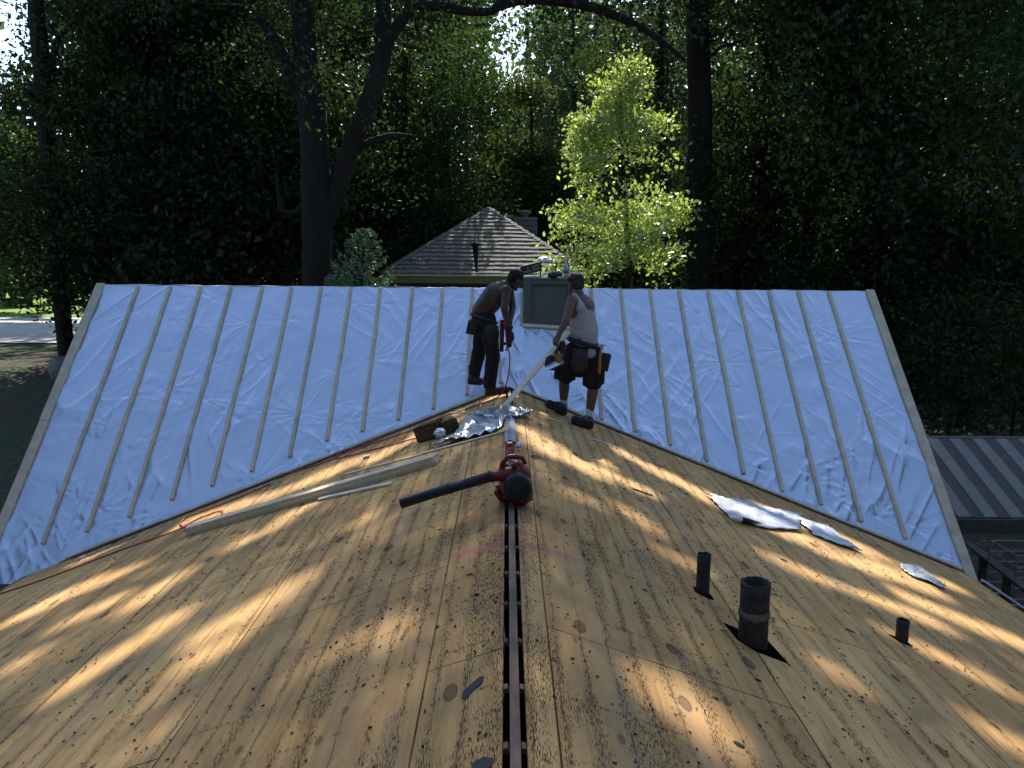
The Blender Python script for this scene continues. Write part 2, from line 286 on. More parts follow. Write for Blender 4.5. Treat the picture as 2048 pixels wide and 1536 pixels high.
# ------------------------------------------------------------------ mesh helpers
def tag(o, label=None, cat=None, group=None, kind=None):
    if label: o['label'] = label
    if cat: o['category'] = cat
    if group: o['group'] = group
    if kind: o['kind'] = kind
    return o
def empty(name, loc, label=None, cat=None, group=None):
    o = bpy.data.objects.new(name, None); col.objects.link(o); o.location = loc; o.empty_display_size = .1
    bpy.context.view_layer.update(); return tag(o, label, cat, group)
class MB:
    def __init__(s): s.v = []; s.f = []; s.n = 0; s.mi = []; s.cur = 0
    def add(s, vs, fs):
        s.v.extend([tuple(v) for v in vs]); s.f.extend([tuple(i+s.n for i in f) for f in fs]); s.mi.extend([s.cur]*len(fs)); s.n = len(s.v); return s
    def box(s, c, d, X=None, Y=None, Z=None):     # centre, full sizes, axes
        X = Vector(X or (1, 0, 0)).normalized()
        if Z is None: Z = Vector((0, 0, 1)) if Y is None else X.cross(Vector(Y))
        Z = Vector(Z).normalized(); Y = Z.cross(X).normalized(); Z = X.cross(Y).normalized()
        c = Vector(c); q = []
        for k in (-.5, .5):
            for j in (-.5, .5):
                for i in (-.5, .5): q.append(c + X*d[0]*i + Y*d[1]*j + Z*d[2]*k)
        return s.add(q, [(0, 2, 3, 1), (4, 5, 7, 6), (0, 1, 5, 4), (2, 6, 7, 3), (0, 4, 6, 2), (1, 3, 7, 5)])
    def beam(s, a, b, wd, th, N):                  # board from a to b, N its face normal
        a, b = Vector(a), Vector(b); return s.box((a+b)/2, ((b-a).length, wd, th), b-a, None, N)
    def tube(s, pts, rad, seg=10, cap=True, noise=0):
        pts = [Vector(p) for p in pts]
        if isinstance(rad, (int, float)): rad = [rad]*len(pts)
        q = []; fs = []; ref = None
        for i, p in enumerate(pts):
            t = (pts[min(i+1, len(pts)-1)]-pts[max(i-1, 0)]).normalized()
            if ref is None: ref = t.orthogonal().normalized()
            ref = (ref - t*ref.dot(t)).normalized(); bi = t.cross(ref)
            for k in range(seg):
                a = 2*math.pi*k/seg; r = rad[i]*(1+(random.uniform(-noise, noise) if noise else 0))
                q.append(p + ref*math.cos(a)*r + bi*math.sin(a)*r)
        for i in range(len(pts)-1):
            for k in range(seg):
                k2 = (k+1) % seg; fs.append((i*seg+k, i*seg+k2, (i+1)*seg+k2, (i+1)*seg+k))
        if cap: fs.append(tuple(range(seg))[::-1]); fs.append(tuple((len(pts)-1)*seg+k for k in range(seg)))
        return s.add(q, fs)
    def ell(s, c, r, X=(1, 0, 0), Z=(0, 0, 1), nu=16, nv=10):
        c = Vector(c); X = Vector(X).normalized(); Z = Vector(Z); Z = (Z-X*Z.dot(X)).normalized(); Y = Z.cross(X)
        q = [c-Z*r[2]]; fs = []
        for j in range(1, nv):
            a = -math.pi/2+math.pi*j/nv
            for i in range(nu):
                b = 2*math.pi*i/nu; q.append(c + X*r[0]*math.cos(a)*math.cos(b) + Y*r[1]*math.cos(a)*math.sin(b) + Z*r[2]*math.sin(a))
        q.append(c+Z*r[2]); n = len(q)-1
        for i in range(nu):
            i2 = (i+1) % nu; fs.append((0, 1+i2, 1+i)); fs.append((n, n-nu+i, n-nu+i2))
            for j in range(nv-2): fs.append((1+j*nu+i, 1+j*nu+i2, 1+(j+1)*nu+i2, 1+(j+1)*nu+i))
        return s.add(q, fs)
    def cap(s, a, ra, b, rb, seg=16, n=5):         # tapered capsule
        a, b = Vector(a), Vector(b); d = (b-a); L_ = d.length; t = d/L_ if L_ > 1e-6 else Vector((0, 0, 1)); P = []; R_ = []
        for k in range(n+1):
            an = math.pi/2*(1-k/n); P.append(a - t*ra*math.sin(an)); R_.append(max(ra*math.cos(an), 1e-4))
        for k in range(n+1):
            an = math.pi/2*k/n; P.append(b + t*rb*math.sin(an)); R_.append(max(rb*math.cos(an), 1e-4))
        ref = t.orthogonal().normalized(); bi = t.cross(ref); q = []; fs = []
        for p, r in zip(P, R_):
            for k in range(seg): an = 2*math.pi*k/seg; q.append(p+ref*math.cos(an)*r+bi*math.sin(an)*r)
        for i in range(len(P)-1):
            for k in range(seg): k2 = (k+1) % seg; fs.append((i*seg+k, i*seg+k2, (i+1)*seg+k2, (i+1)*seg+k))
        fs.append(tuple(range(seg))[::-1]); fs.append(tuple((len(P)-1)*seg+k for k in range(seg)))
        return s.add(q, fs)
    def prism(s, poly, N, th):                     # polygon (3D points) thickened along -N
        N = Vector(N).normalized(); a = [Vector(p) for p in poly]; b = [p-N*th for p in a]; n = len(a)
        return s.add(a+b, [tuple(range(n)), tuple(range(n, 2*n))[::-1]]+[(i, i+n, (i+1) % n+n, (i+1) % n) for i in range(n)])
    def build(s, name, m, parent=None, smooth=False, bevel=0):
        me = bpy.data.meshes.new(name); me.from_pydata(s.v, [], s.f); me.validate()
        for mm in (m if isinstance(m, (list, tuple)) else [m]): me.materials.append(mm)
        if isinstance(m, (list, tuple)): me.polygons.foreach_set('material_index', s.mi[:len(me.polygons)])
        if smooth: me.polygons.foreach_set('use_smooth', [True]*len(me.polygons))
        bm = bmesh.new(); bm.from_mesh(me); bmesh.ops.recalc_face_normals(bm, faces=bm.faces)
        if bevel: bmesh.ops.bevel(bm, geom=bm.edges[:], offset=bevel, segments=2, affect='EDGES', profile=.5)
        bm.to_mesh(me); bm.free()
        o = bpy.data.objects.new(name, me); col.objects.link(o)
        if parent:
            o.parent = parent; o.matrix_parent_inverse = parent.matrix_world.inverted()
        return o
    def skin(s, name, m, parent=None, voxel=.01, it=4, disp=0):   # fused into one smooth surface
        o = s.build(name, m, None, True)
        md = o.modifiers.new('r', 'REMESH'); md.mode = 'VOXEL'; md.voxel_size = voxel; md.use_smooth_shade = True
        sm = o.modifiers.new('s', 'SMOOTH'); sm.factor = .5; sm.iterations = it
        bpy.context.view_layer.update(); dg = bpy.context.evaluated_depsgraph_get()
        me = bpy.data.meshes.new_from_object(o.evaluated_get(dg)); o.modifiers.clear(); o.data = me; me.name = name
        if disp:
            me.calc_loop_triangles(); n = len(me.vertices); co = np.empty(n*3); no = np.empty(n*3); me.vertices.foreach_get('co', co); me.vertices.foreach_get('normal', no)
            co = co.reshape(-1, 3); no = no.reshape(-1, 3); h = fbm(co[:, 0]*26, co[:, 1]*26, co[:, 2]*14, 3, 5)-.45
            co += no*(h*disp)[:, None]; me.vertices.foreach_set('co', co.ravel()); me.update()
        if not me.materials: me.materials.append(m)
        if parent: o.parent = parent; o.matrix_parent_inverse = parent.matrix_world.inverted()
        return o
def arrmesh(name, V, F, m, parent=None, smooth=False, uv=None):    # big numpy mesh of quads
    me = bpy.data.meshes.new(name); nv, nf = len(V), len(F)
    me.vertices.add(nv); me.vertices.foreach_set('co', np.asarray(V, dtype=np.float32).ravel())
    me.loops.add(nf*4); me.loops.foreach_set('vertex_index', np.asarray(F, dtype=np.int32).ravel())
    me.polygons.add(nf); me.polygons.foreach_set('loop_start', np.arange(0, nf*4, 4, dtype=np.int32)); me.polygons.foreach_set('loop_total', np.full(nf, 4, dtype=np.int32))
    if uv is not None:
        l = me.uv_layers.new(name='UVMap'); l.data.foreach_set('uv', np.asarray(uv, dtype=np.float32)[np.asarray(F).ravel()].ravel())
    me.update(calc_edges=True)
    if smooth: me.polygons.foreach_set('use_smooth', np.ones(nf, dtype=bool))
    me.materials.append(m); o = bpy.data.objects.new(name, me); col.objects.link(o)
    if parent: o.parent = parent; o.matrix_parent_inverse = parent.matrix_world.inverted()
    return o
def grid(nx, ny):
    i, j = np.meshgrid(np.arange(nx-1), np.arange(ny-1), indexing='ij'); a = (i*ny+j).ravel(); return np.stack([a, a+ny, a+ny+1, a+1], 1)

# ------------------------------------------------------------------ terrain
def sm(t): t = np.clip(t, 0, 1); return t*t*(3-2*t)
def gz(x, y):
    x = np.asarray(x, dtype=float); y = np.asarray(y, dtype=float)
    rise = 2.4*sm((y-13)/15.0) + 1.2*sm((y-30)/50.0) + 14*sm((y-75)/90.0)
    k = 1-.85*sm((x-7)/6.0)*(1-.5*sm((y-30)/40.)); return rise*k
gx = np.concatenate([np.linspace(-400, -60, 18), np.linspace(-58, 58, 117), np.linspace(60, 400, 18)]); gy = np.concatenate([np.linspace(-300, -12, 14), np.linspace(-10, 90, 101), np.linspace(94, 420, 22)])
X_, Y_ = np.meshgrid(gx, gy, indexing='ij'); Z_ = gz(X_, Y_) + (fbm(X_*.4, Y_*.4, None, 3)-.45)*.08
o = arrmesh('ground', np.stack([X_, Y_, Z_], -1).reshape(-1, 3), grid(len(gx), len(gy)), MT['ground'], None, True); tag(o, kind='structure')
def sheet(name, x0, x1, y0f, y1f, m, dz, nx=60, ny=16):
    xs = np.linspace(x0, x1, nx); t = np.linspace(0, 1, ny); V = []
    for x in xs:
        a, b = y0f(x), y1f(x); ys = a+(b-a)*t; V.append(np.stack([np.full(ny, x), ys, gz(np.full(ny, x), ys)+dz], -1))
    o = arrmesh(name, np.concatenate(V), grid(nx, ny), m, None, True); return tag(o, kind='structure')
sheet('driveway', -70, -8.5, lambda x: 33.5+.25*(x+20)*.35, lambda x: 45+.10*(x+20), MT['concrete'], .06)
sheet('lawn', -90, -9, lambda x: 45.1+.10*(x+20), lambda x: 74, MT['lawn'], .066)

# ------------------------------------------------------------------ the house being reroofed
house = empty('house', (0, 5, 0), 'house with bare plywood roof and a cross gable covered in silver foil and battens', 'house')
XE_L, XE_R = -5.25, 4.98
def deck(side, XE):
    s = side; ys0 = -5.0; n = 60; V = []; UV = []
    N = NL if s < 0 else NR; xin = s*.046
    xs = np.linspace(xin, XE, n)
    for x in xs:
        ymax = AY - abs(x)*SF/SB
        for t in np.linspace(0, 1, 40):
            y = ys0+(ymax-ys0)*t; V.append((x, y, rz(x))); UV.append((y + (0 if s < 0 else 31.7), abs(x)/math.cos(math.atan(SF)) + (0 if s < 0 else 0)))
    V = np.array(V); UV = np.array(UV); o = arrmesh('roof_deck', V, grid(n, 40), MT['ply'], house, False, UV)
    # give the sheet its thickness with a solidify baked at render
    md = o.modifiers.new('thickness', 'SOLIDIFY'); md.thickness = .018; md.offset = -1 if s > 0 else 1
    return o
# NB the chalk mark needs the same U on both slopes, so the right slope is mirrored in V instead
def deck2(side, XE):
    s = side; n = 60; V = []; UV = []; xs = np.linspace(s*.046, XE, n)
    for x in xs:
        ymax = AY - abs(x)*SF/SB
        for t in np.linspace(0, 1, 60):
            y = -5.0+(ymax+5.0)*t; V.append((x, y, rz(x))); UV.append((y, abs(x)*1.059))
    F = grid(n, 60)
    if s < 0: F = F[:, ::-1]
    o = arrmesh('roof_deck', np.array(V), F, MT['ply'] if s < 0 else MT['ply_r'], house, False, np.array(UV))
    md = o.modifiers.new('thickness', 'SOLIDIFY'); md.thickness = .018; md.offset = -1
    return o
mr = MT['ply'].copy(); mr.name = 'weathered_plywood_east'; MT['ply_r'] = mr
for nd_ in mr.node_tree.nodes:
    if nd_.type == 'MAPPING' and nd_.inputs['Location'].default_value[1] != .835:
        l = nd_.inputs['Location'].default_value; nd_.inputs['Location'].default_value = (l[0]+3.37, l[1]+17.3, 0)
    elif nd_.type == 'MAPPING': nd_.inputs['Location'].default_value = (1.35, .835, 0)
deck2(-1, XE_L); deck2(1, XE_R)
# ridge board, rafters seen through the vent slot
MB().box((.002, 2.6, H-.085), (.036, 15.2, .13)).build('ridge_board', MT['ridgewood'], house)
for k in range(26):
    y = -.15+k*.394
    for s in (-1, 1):
        b = MB(); b.beam((s*.021, y, H-.055), (s*1.0, y, rz(1.0)-.062), .038, .022, NR if s > 0 else NL); b.build('rafter', MT['rafterwood'], house)
# brick walls and ceilings below (close the attic so the slot is black)
b = MB(); zt = 2.35
b.box((0, 1.7, zt/2), (9.2, 12.6, zt)); b.box((-.3, 10.9, zt/2), (10.2, 6.2, zt)); b.build('wall', MT['brick'], house)
for s, XE in ((-1, XE_L), (1, XE_R)):
    b = MB(); zz = rz(XE)-.02
    b.box((XE - s*.012, (-5+AY-abs(XE)*SF/SB)/2, zz-.09), (.022, 5+AY-abs(XE)*SF/SB, .16)); b.build('fascia', MT['soffit'], house)
# back slope and gable ends of the cross gable
ZR = H+(YR-AY)*SB
EY = 8.42; EZ = H+(EY-AY)*SB
b = MB(); b.prism([(XL, YR+.012, ZR-.02), (XR, YR+.012, ZR-.02), (XR, YR+3.2, ZR-3.2*SB), (XL, YR+3.2, ZR-3.2*SB)], (0, SB, 1), .02); b.build('back_slope', MT['foil'], house)
for X in (XL+.28, XR-.28):
    b = MB(); b.prism([(X, EY+.5, EZ+.1), (X, YR, ZR-.28), (X, YR+2.6, EZ+.1), (X, YR+2.6, 2.2), (X, EY+.5, 2.2)], (1, 0, 0), .12); b.build('gable_wall', MT['brick'], house)

# foil sheet with real wrinkles
def foil_sheet():
    nx, nu = 720, 250
    xs = np.linspace(XL, XR, nx); t = np.linspace(0, 1, nu)
    ybot = np.maximum(EY, AY-np.abs(xs)*SF/SB - .0)
    ybot = np.where(xs < XE_L+.35, EY, ybot)
    Xg, T = np.meshgrid(xs, t, indexing='ij'); Yg = ybot[:, None]+(YR-ybot[:, None])*T
    U = (Yg-AY)*math.hypot(1, SB)
    h = np.zeros_like(Xg)
    # broad drape
    h += .03*(fbm(Xg*1.3+9, U*1.1, None, 3, 3)-.45)
    # crossing families of sharp folds, each with its own direction
    for k, (ang, sc_, st, amp) in enumerate([(72, 5.5, .9, .0085), (60, 6.5, .8, .006), (115, 6, 1.0, .007), (88, 9, 1.0, .0045), (135, 8, 1.2, .004)]):
        a = RD(ang); wx = Xg + .22*(fbm(Xg*1.1, U*1.1, None, 2, 20+k)-.4); wu = U + .22*(fbm(Xg*1.1+5, U*1.1, None, 2, 40+k)-.4)
        p = wx*math.sin(a)-wu*math.cos(a); q = wx*math.cos(a)+wu*math.sin(a)
        n_ = 1-np.abs(2*vnoise(p*sc_, q*st, 0*p, 60+k)-1); mask = sm((fbm(Xg*.8+k*3.1, U*.9, None, 2, 80+k)-.38)*5)
        h += amp*(n_**6)*mask*2.5
    # stars of tension round staples
    pts = []
    for bx in BX:
        for j in range(3): pts.append((bx+random.choice([-1, 1])*random.uniform(.03, .16), random.uniform(-2.4, 1.6)))
    for _ in range(75): pts.append((random.uniform(XL+.2, XR-.2), random.uniform(-2.4, 1.5)))
    for (cx, cu) in pts:
        dx, du = Xg-cx, U-cu; r = np.sqrt(dx*dx+du*du)+1e-4; m_ = r < 1.1
        if not m_.any(): continue
        th = np.arctan2(du[m_], dx[m_]); ph = random.uniform(0, 6); n1 = random.choice([5, 7, 9, 11])
        rr = r[m_]; wav = vnoise(th*n1/1.6+40, np.full_like(th, cx*3), np.full_like(th, cu*3), 9); wav = (1-np.abs(2*wav-1))**3
        dirw = .25+.75*np.clip(np.cos((th-ph)), 0, 1)
        h[m_] += .015*wav*dirw*np.minimum(rr/.06, 1)*np.exp(-rr/random.uniform(.16, .42)) - .006*np.exp(-(rr/.03)**2)
    # held down at each batten, loose near the low edge
    d = np.min(np.abs(Xg[..., None]-np.array(BX)[None, None, :]), -1); pin = .25+.75*sm(d/.09)
    low = np.exp(-((Yg-ybot[:, None])/.35)); h = h*pin*(1+.5*low) + .012*low*np.maximum(0, vnoise(Xg*6, U*2, 0*U, 77)-.45)*(np.abs(Xg) > 2)
    # bunched flap beside the chimney
    fl = np.exp(-(((Xg+.02)/.2)**2+((U-.45)/.5)**2)); h += fl*.04*(1-np.abs(2*vnoise(Xg*9+U*3, U*3-Xg*2, 0*U, 91)-1))**2
    h += .004
    V = np.stack([Xg, Yg+h*NB.y, H+(Yg-AY)*SB+h*NB.z], -1)
    V[:, -1, 2] += .008*(vnoise(xs*9, xs*0, xs*0, 5)-.3)
    arrmesh('foil_sheet', V.reshape(-1, 3), grid(nx, nu), MT['foil'], house, True)
    # rumpled edge rolled over the ridge
    nn = 8; v = []
    for k in range(nn):
        a = k/(nn-1); yy = YR+.003+.055*a; jit = .018*(fbm(xs*5, xs*0+k*.35, None, 3, 31)-.35)
        zz = ZR+.006+.012*math.sin(a*3.1)-.06*a*a+jit*(1+a); v.append(np.stack([xs, np.full(nx, yy)-jit*.4, zz], -1))
    v = np.stack(v, 1); arrmesh('ridge_fold', v.reshape(-1, 3), grid(nx, nn), MT['foil_white'], house, True)
BX = [-5.14, -4.70, -4.28, -3.86, -3.44, -3.02, -2.61, -2.20, -1.79, -1.36, -.94, -.53, 1.14, 1.54, 1.95, 2.36, 2.77, 3.18, 3.60, 4.01, 4.45]
BY = [8.75, 8.86, 8.99, 9.15, 9.28, 9.42, 9.56, 9.73, 9.83, 9.95, 10.07, 10.23, 9.97, 9.84, 9.71, 9.55, 9.43, 9.26, 9.14, 8.99, 8.84]
foil_sheet()
def fz(y, h=0): return H+(y-AY)*SB+h
def onfoil(x, y, h=0): return Vector((x, y, fz(y)))+NB*h
for k, (x, y) in enumerate(zip(BX, BY)):
    dx = random.uniform(-.012, .012); j = y+random.uniform(.9, 1.2); xs_ = x+dx*.4+.006
    m_ = [MT['pine'], MT['pinegrey']][k % 3 == 0]
    b = MB(); b.beam(onfoil(x+dx, YR-.01, .018), onfoil(xs_, j+.004, .018), .043, .022, NB); b.beam(onfoil(xs_-.004, j, .018), onfoil(x-dx*.3, y, .018), .041, .023, NB)
    b.build('batten', m_, house, bevel=.0015)
# short battens by the chimney and valley
MB().beam(onfoil(-.13, 11.10, .018), onfoil(-.115, 10.36, .018), .042, .022, NB).build('batten', MT['pinegrey'], house)
MB().beam(foilp(1045, 592, .02), foilp(1043, 650, .02), .042, .022, NB).build('batten', MT['pinegrey'], house)
MB().beam(foilp(1046, 651, .03), foilp(1152, 657, .03), .05, .03, NB).build('chimney_trim', MT['pale'], house)
# gable edge boards
for X, y0, y1 in ((XL+.03, EY-.35, YR+.01), (XR-.035, 8.42, YR+.01)):
    ym = (y0+y1)/2+.1; b = MB(); b.beam(onfoil(X, y1, .022), onfoil(X, ym+.003, .022), .115, .026, NB); b.beam(onfoil(X+.003, ym, .022), onfoil(X+.003, y0, .022), .11, .027, NB); b.build('edge_board', MT['pinegrey'], house, bevel=.002)
b = MB(); b.beam(onfoil(XR+.01, 8.36, .012), onfoil(XR+.05, 8.16, .01), .13, .02, NB); b.build('edge_board', MT['pinegrey'], house)
# valley boards with the dark felt strip beside them
for s in (-1, 1):
    x1 = XE_L+.42 if s < 0 else XE_R-.02; N = (NB+(NL if s < 0 else NR)).normalized()
    def vp(x, off=0, h=0): return Vector((s*x, AY-x*SF/SB-off, rz(x)))+N*h
    b = MB(); seg = [.12, 1.35, 2.62, 3.9, abs(x1)]
    for a, c in zip(seg[:-1], seg[1:]): b.beam(vp(a, random.uniform(-.006, .006), .03), vp(c-.006, random.uniform(-.008, .008), .027), .045, .022, N)
    b.build('valley_board', MT['pinegrey'], house, bevel=.0015)
    b = MB()
    for k in range(14):
        a = .3+k*(abs(x1)-.35)/14; c = a+(abs(x1)-.35)/14*random.uniform(.85, 1.0); b.beam(vp(a, .052+random.uniform(0, .012), .006), vp(c, .055+random.uniform(0, .012), .006), random.uniform(.02, .05), .006, NL if s < 0 else NR)
    b.build('valley_felt', MT['dark'], house)
# galvanised strip over the ridge
b = MB()
for s in (-1, 1):
    a0, a1 = 7.18, 8.35
    b.add([(0, a0, H+.012), (s*.05, a0, H-.008), (s*.05, a1, H-.008), (0, a1, H+.012)], [(0, 1, 2, 3)])
    b.add([(s*.012, a0+.02, H+.016), (s*.022, a0+.02, H+.012), (s*.022, a1, H+.012), (s*.012, a1, H+.016)], [(0, 1, 2, 3)])
b.build('ridge_flashing', MT['galv'], house)

# vent pipes through the right slope
def pipe(px, py, dia, h, hole, collar):
    p = roofp(px, py); b = MB(); n = 28; r = dia/2
    rings = [(r*1.0, -.05), (r, h*.25), (r*.98, h*.5), (r, h*.8), (r*1.02, h), (r*.86, h*1.0), (r*.85, h*.5), (r*.85, .0)]
    q = []; fs = []
    for j, (rr, zz) in enumerate(rings):
        for k in range(n):
            a = 2*math.pi*k/n; jit = random.uniform(-.004, .006) if j in (4, 5) else 0
            q.append(p+Vector((math.cos(a)*rr, math.sin(a)*rr, zz+jit)))
    for j in range(len(rings)-1):
        for k in range(n): k2 = (k+1) % n; fs.append((j*n+k, j*n+k2, (j+1)*n+k2, (j+1)*n+k))
    b.add(q, fs); o = b.build('vent_pipe', MT['iron'], house, True)
    if collar:
        b = MB(); q = []; fs = []
        for j, (rr, zz) in enumerate([(r*1.01, h*.44), (r*1.07, h*.47), (r*1.07, h*.53), (r*1.01, h*.56)]):
            for k in range(n): a = 2*math.pi*k/n; z_ = zz+random.uniform(-.006, .006); q.append(p+Vector((math.cos(a)*rr, math.sin(a)*rr, z_)))
        for j in range(3):
            for k in range(n): k2 = (k+1) % n; fs.append((j*n+k, j*n+k2, (j+1)*n+k2, (j+1)*n+k))
        b.add(q, fs).build('tar_collar', MT['tar'], o, True)
    T = Vector((1, 0, -SF)).normalized(); q = []
    for (a, c) in hole: q.append(p+T*a+Vector((0, 1, 0))*c+NR*.005)
    MB().prism(q, NR, .003).build('pipe_hole_dark_patch', MT['hole_black'], house)  # black plate on the deck; dark of the cut hole put into its colour
pipe(1405, 1186, .082, .25, [(-.05, .06), (-.055, -.03), (.02, -.075), (.06, -.06), (.05, .05)], False)
pipe(1505, 1286, .158, .35, [(-.13, .155), (-.10, -.03), (-.02, -.11), (.165, -.13), (.125, .10), (.0, .12)], True)
pipe(1803, 1282, .082, .15, [(-.075, .045), (-.04, -.045), (.055, -.05), (.05, .04)], False)

# boxed chimney straddling the ridge of the cross gable
cy = 11.05
cl, cr_, ct = at(1047, 556, cy), at(1152, 560, cy), at(1100, 558, cy).z; cb = 4.3
cx = (cl.x+cr_.x)/2; cw = cr_.x-cl.x; cdp = .62
b = MB(); b.box((cx, cy+cdp/2+.02, (ct+cb)/2-.02), (cw-.03, cdp-.03, ct-cb-.03)); ch = b.build('chimney', MT['chim'], house)
zb = fz(cy)+.01; zh = ct-zb
b = MB()
b.box((cl.x+.055, cy+.008, (ct+zb)/2), (.11, .026, zh)); b.box((cr_.x-.055, cy+.008, (ct+zb)/2), (.11, .026, zh))
b.box((cx, cy+.0085, ct-.035), (cw-.222, .024, .07)); b.box((cx, cy+.0085, zb+.05), (cw-.222, .024, .1)); b.build('panel_frame', MT['chim'], ch, bevel=.002)
b = MB(); b.box((cx, cy+cdp/2+.01, ct+.012), (cw+.04, cdp+.06, .026)); b.build('chimney_lid', mat('lid_metal', (.22, .24, .23), .5), ch, bevel=.003)
b = MB(); b.box((cx, cy-.006, zb+.0), (cw, .03, .02)); b.build('dark_flashing', MT['dark'], ch)
CT = ct+.026

# ------------------------------------------------------------------ things on the chimney
def crumple(name, c, rad, m, label, cat, amp=.35, seed=1, fl=.5, parent=None):
    b = MB(); b.ell(c, rad, nu=48, nv=28); o = b.build(name, m, parent, True); me = o.data
    n = len(me.vertices); co = np.empty(n*3, dtype=np.float32); me.vertices.foreach_get('co', co); co = co.reshape(-1, 3).astype(float); cc = np.array(c)
    d = co-cc; f_ = 7/max(rad); h = (1-np.abs(2*fbm(co[:, 0]*f_*.5, co[:, 1]*f_*.5, co[:, 2]*f_*.5, 3, seed)-1))
    co = cc+d*(1-amp+amp*1.6*(h-.3))[:, None]; co[:, 2] = np.maximum(co[:, 2], cc[2]-rad[2]*fl)
    me.vertices.foreach_set('co', co.ravel()); me.update()
    if label: tag(o, label, cat)
    return o
def base_z(p): return Vector((p.x, p.y, CT))
# nailer case, tilted
ca = at(1062, 548, cy+.1); case = empty('tool_case', (ca.x, ca.y, CT), 'dark tilted case with pale green panels lying on top of the chimney box', 'tool case')
Xc = Vector((1, .0, .26)).normalized(); Zc = Vector((-.26, 0, 1)).normalized(); cc_ = Vector((ca.x-.0, cy+.25, CT+.105))
MB().box(cc_, (.27, .3, .12), Xc, None, Zc).build('case_body', MT['blk'], case, bevel=.008)
for k, (a, z_) in enumerate([(-.055, -.022), (.065, -.022), (.065, .022), (-.04, .02)]):
    MB().box(cc_+Xc*a+Zc*z_-Vector((0, .152, 0)), (.10 if k != 3 else .03, .006, .033), Xc, None, Zc).build('case_panel', mat('case_green', (.16, .19, .13), .6), case)
MB().box(cc_+Zc*.063-Xc*.02, (.25, .28, .006), Xc, None, Zc).build('case_top', mat('case_lid_tan', (.3, .27, .19), .7), case)
p = at(1106, 552, cy+.02); crumple('cloth', (p.x, cy+.0, CT+.025), (.075, .09, .05), MT['teal'], 'bunched teal green cloth hanging over the chimney edge', 'cloth', .3, 4, .9)
# wire rack with bag and bottle
rk = empty('wire_rack', (at(1115, 540, cy).x, cy+.35, CT), 'dark wire rack standing on the chimney top', 'rack')
x0r, x1r, z1 = at(1080, 530, cy+.35).x, at(1137, 530, cy+.35).x, at(1110, 526, cy+.35).z
b = MB()
for yy in (cy+.22, cy+.48): b.tube([(x0r, yy, z1), (x1r, yy, z1)], .006, 6)
for k in range(7): xx = x0r+(x1r-x0r)*k/6; b.tube([(xx, cy+.22, z1), (xx, cy+.48, z1)], .004, 6)
b.build('rack_top', MT['blk2'], rk)
for xx in (x0r+.01, (x0r+x1r)/2+.02, x1r-.01):
    for yy in (cy+.22, cy+.48): MB().tube([(xx, yy, CT), (xx, yy, z1)], .005, 6).build('leg', MT['blk2'], rk)
p = at(1088, 520, cy+.35); crumple('plastic_bag', (p.x+.01, cy+.35, z1+.03), (.11, .1, .055), MT['plastic'], 'crumpled white plastic bag on the wire rack above the chimney', 'plastic bag', .35, 9, .6)
p = at(1118, 546, cy+.3); crumple('rag', (p.x-.01, cy+.3, CT+.03), (.06, .06, .035), mat('red_rag', (.28, .05, .04), .9), 'small red rag between the teal cloth and the bottle on the chimney', 'rag', .35, 13, .8)
bt = empty('water_bottle', (at(1132, 545, cy+.1).x, cy+.1, CT), 'clear water bottle with blue label at the right of the chimney top', 'bottle')
b = MB(); bx_, by_ = bt.location.x, bt.location.y
b.tube([(bx_, by_, CT+z_) for z_ in (.0, .005, .05, .14, .16, .175, .19)], [.028, .031, .030, .031, .026, .014, .012], 16); b.build('bottle_body', mat('clear_plastic', (.35, .42, .45), .15, spec=.8), bt, True)
MB().tube([(bx_, by_, CT+.05), (bx_, by_, CT+.10)], .0325, 16).build('bottle_label', mat('blue_label', (.03, .17, .42), .5), bt, True)
MB().tube([(bx_, by_, CT+.19), (bx_, by_, CT+.205)], .014, 12).build('bottle_cap', MT['plastic'], bt, True)

# ------------------------------------------------------------------ loose things on the plywood
def board(name, a, b_, wd, th, m, label, cat='board', N=None, group=None, lift=None):
    N = N or (NL if a.x < 0 else NR); l = th/2+.003 if lift is None else lift
    bb = MB(); bb.beam(a+N*l, b_+N*l, wd, th, N); o = bb.build(name, m, None, bevel=min(.002, th*.2)); return tag(o, label, cat, group)
# lumber bundle
la, lb = roofp(377, 1072), roofp(872, 930)
bun = empty('lumber_bundle', (la+lb)/2, 'long strapped bundle of pale pine strips lying on the left slope', 'lumber')
D = (lb-la).normalized(); N = NL; Wd = N.cross(D).normalized()
if Wd.y < 0: Wd = -Wd
for r_ in range(3):
    for c_ in range(3):
        j0, j1 = random.uniform(-.03, .01), random.uniform(-.02, .02); o_ = N*(.015+r_*.027)+Wd*(.02+c_*.045)
        bb = MB(); bb.beam(la+o_+D*j0, lb+o_+D*j1, .042, .025, N); bb.build('pine_strip', MT['pale'] if (r_+c_) % 2 else MT['pine'], bun, bevel=.0015)
for t_ in (.16, .78):
    c0 = la.lerp(lb, t_); q = [c0+Wd*a+N*z_ for a, z_ in ((-.006, .001), (-.006, .085), (.138, .085), (.138, .001))]; MB().tube(q+[q[0]], .004, 6).build('strap', MT['plastic'], bun)
board('board', roofp(640, 1000), roofp(784, 969), .06, .018, MT['pale'], 'short pale board with slanted ends below the strapped bundle')
board('board', roofp(845, 909), roofp(1020, 862), .03, .014, MT['pine'], 'thin lath running from the ridge flashing down toward the bundle')
board('board', roofp(690, 950), roofp(846, 909), .045, .014, MT['pine'], 'thin lath on the left slope just above the bundle end', lift=.006)
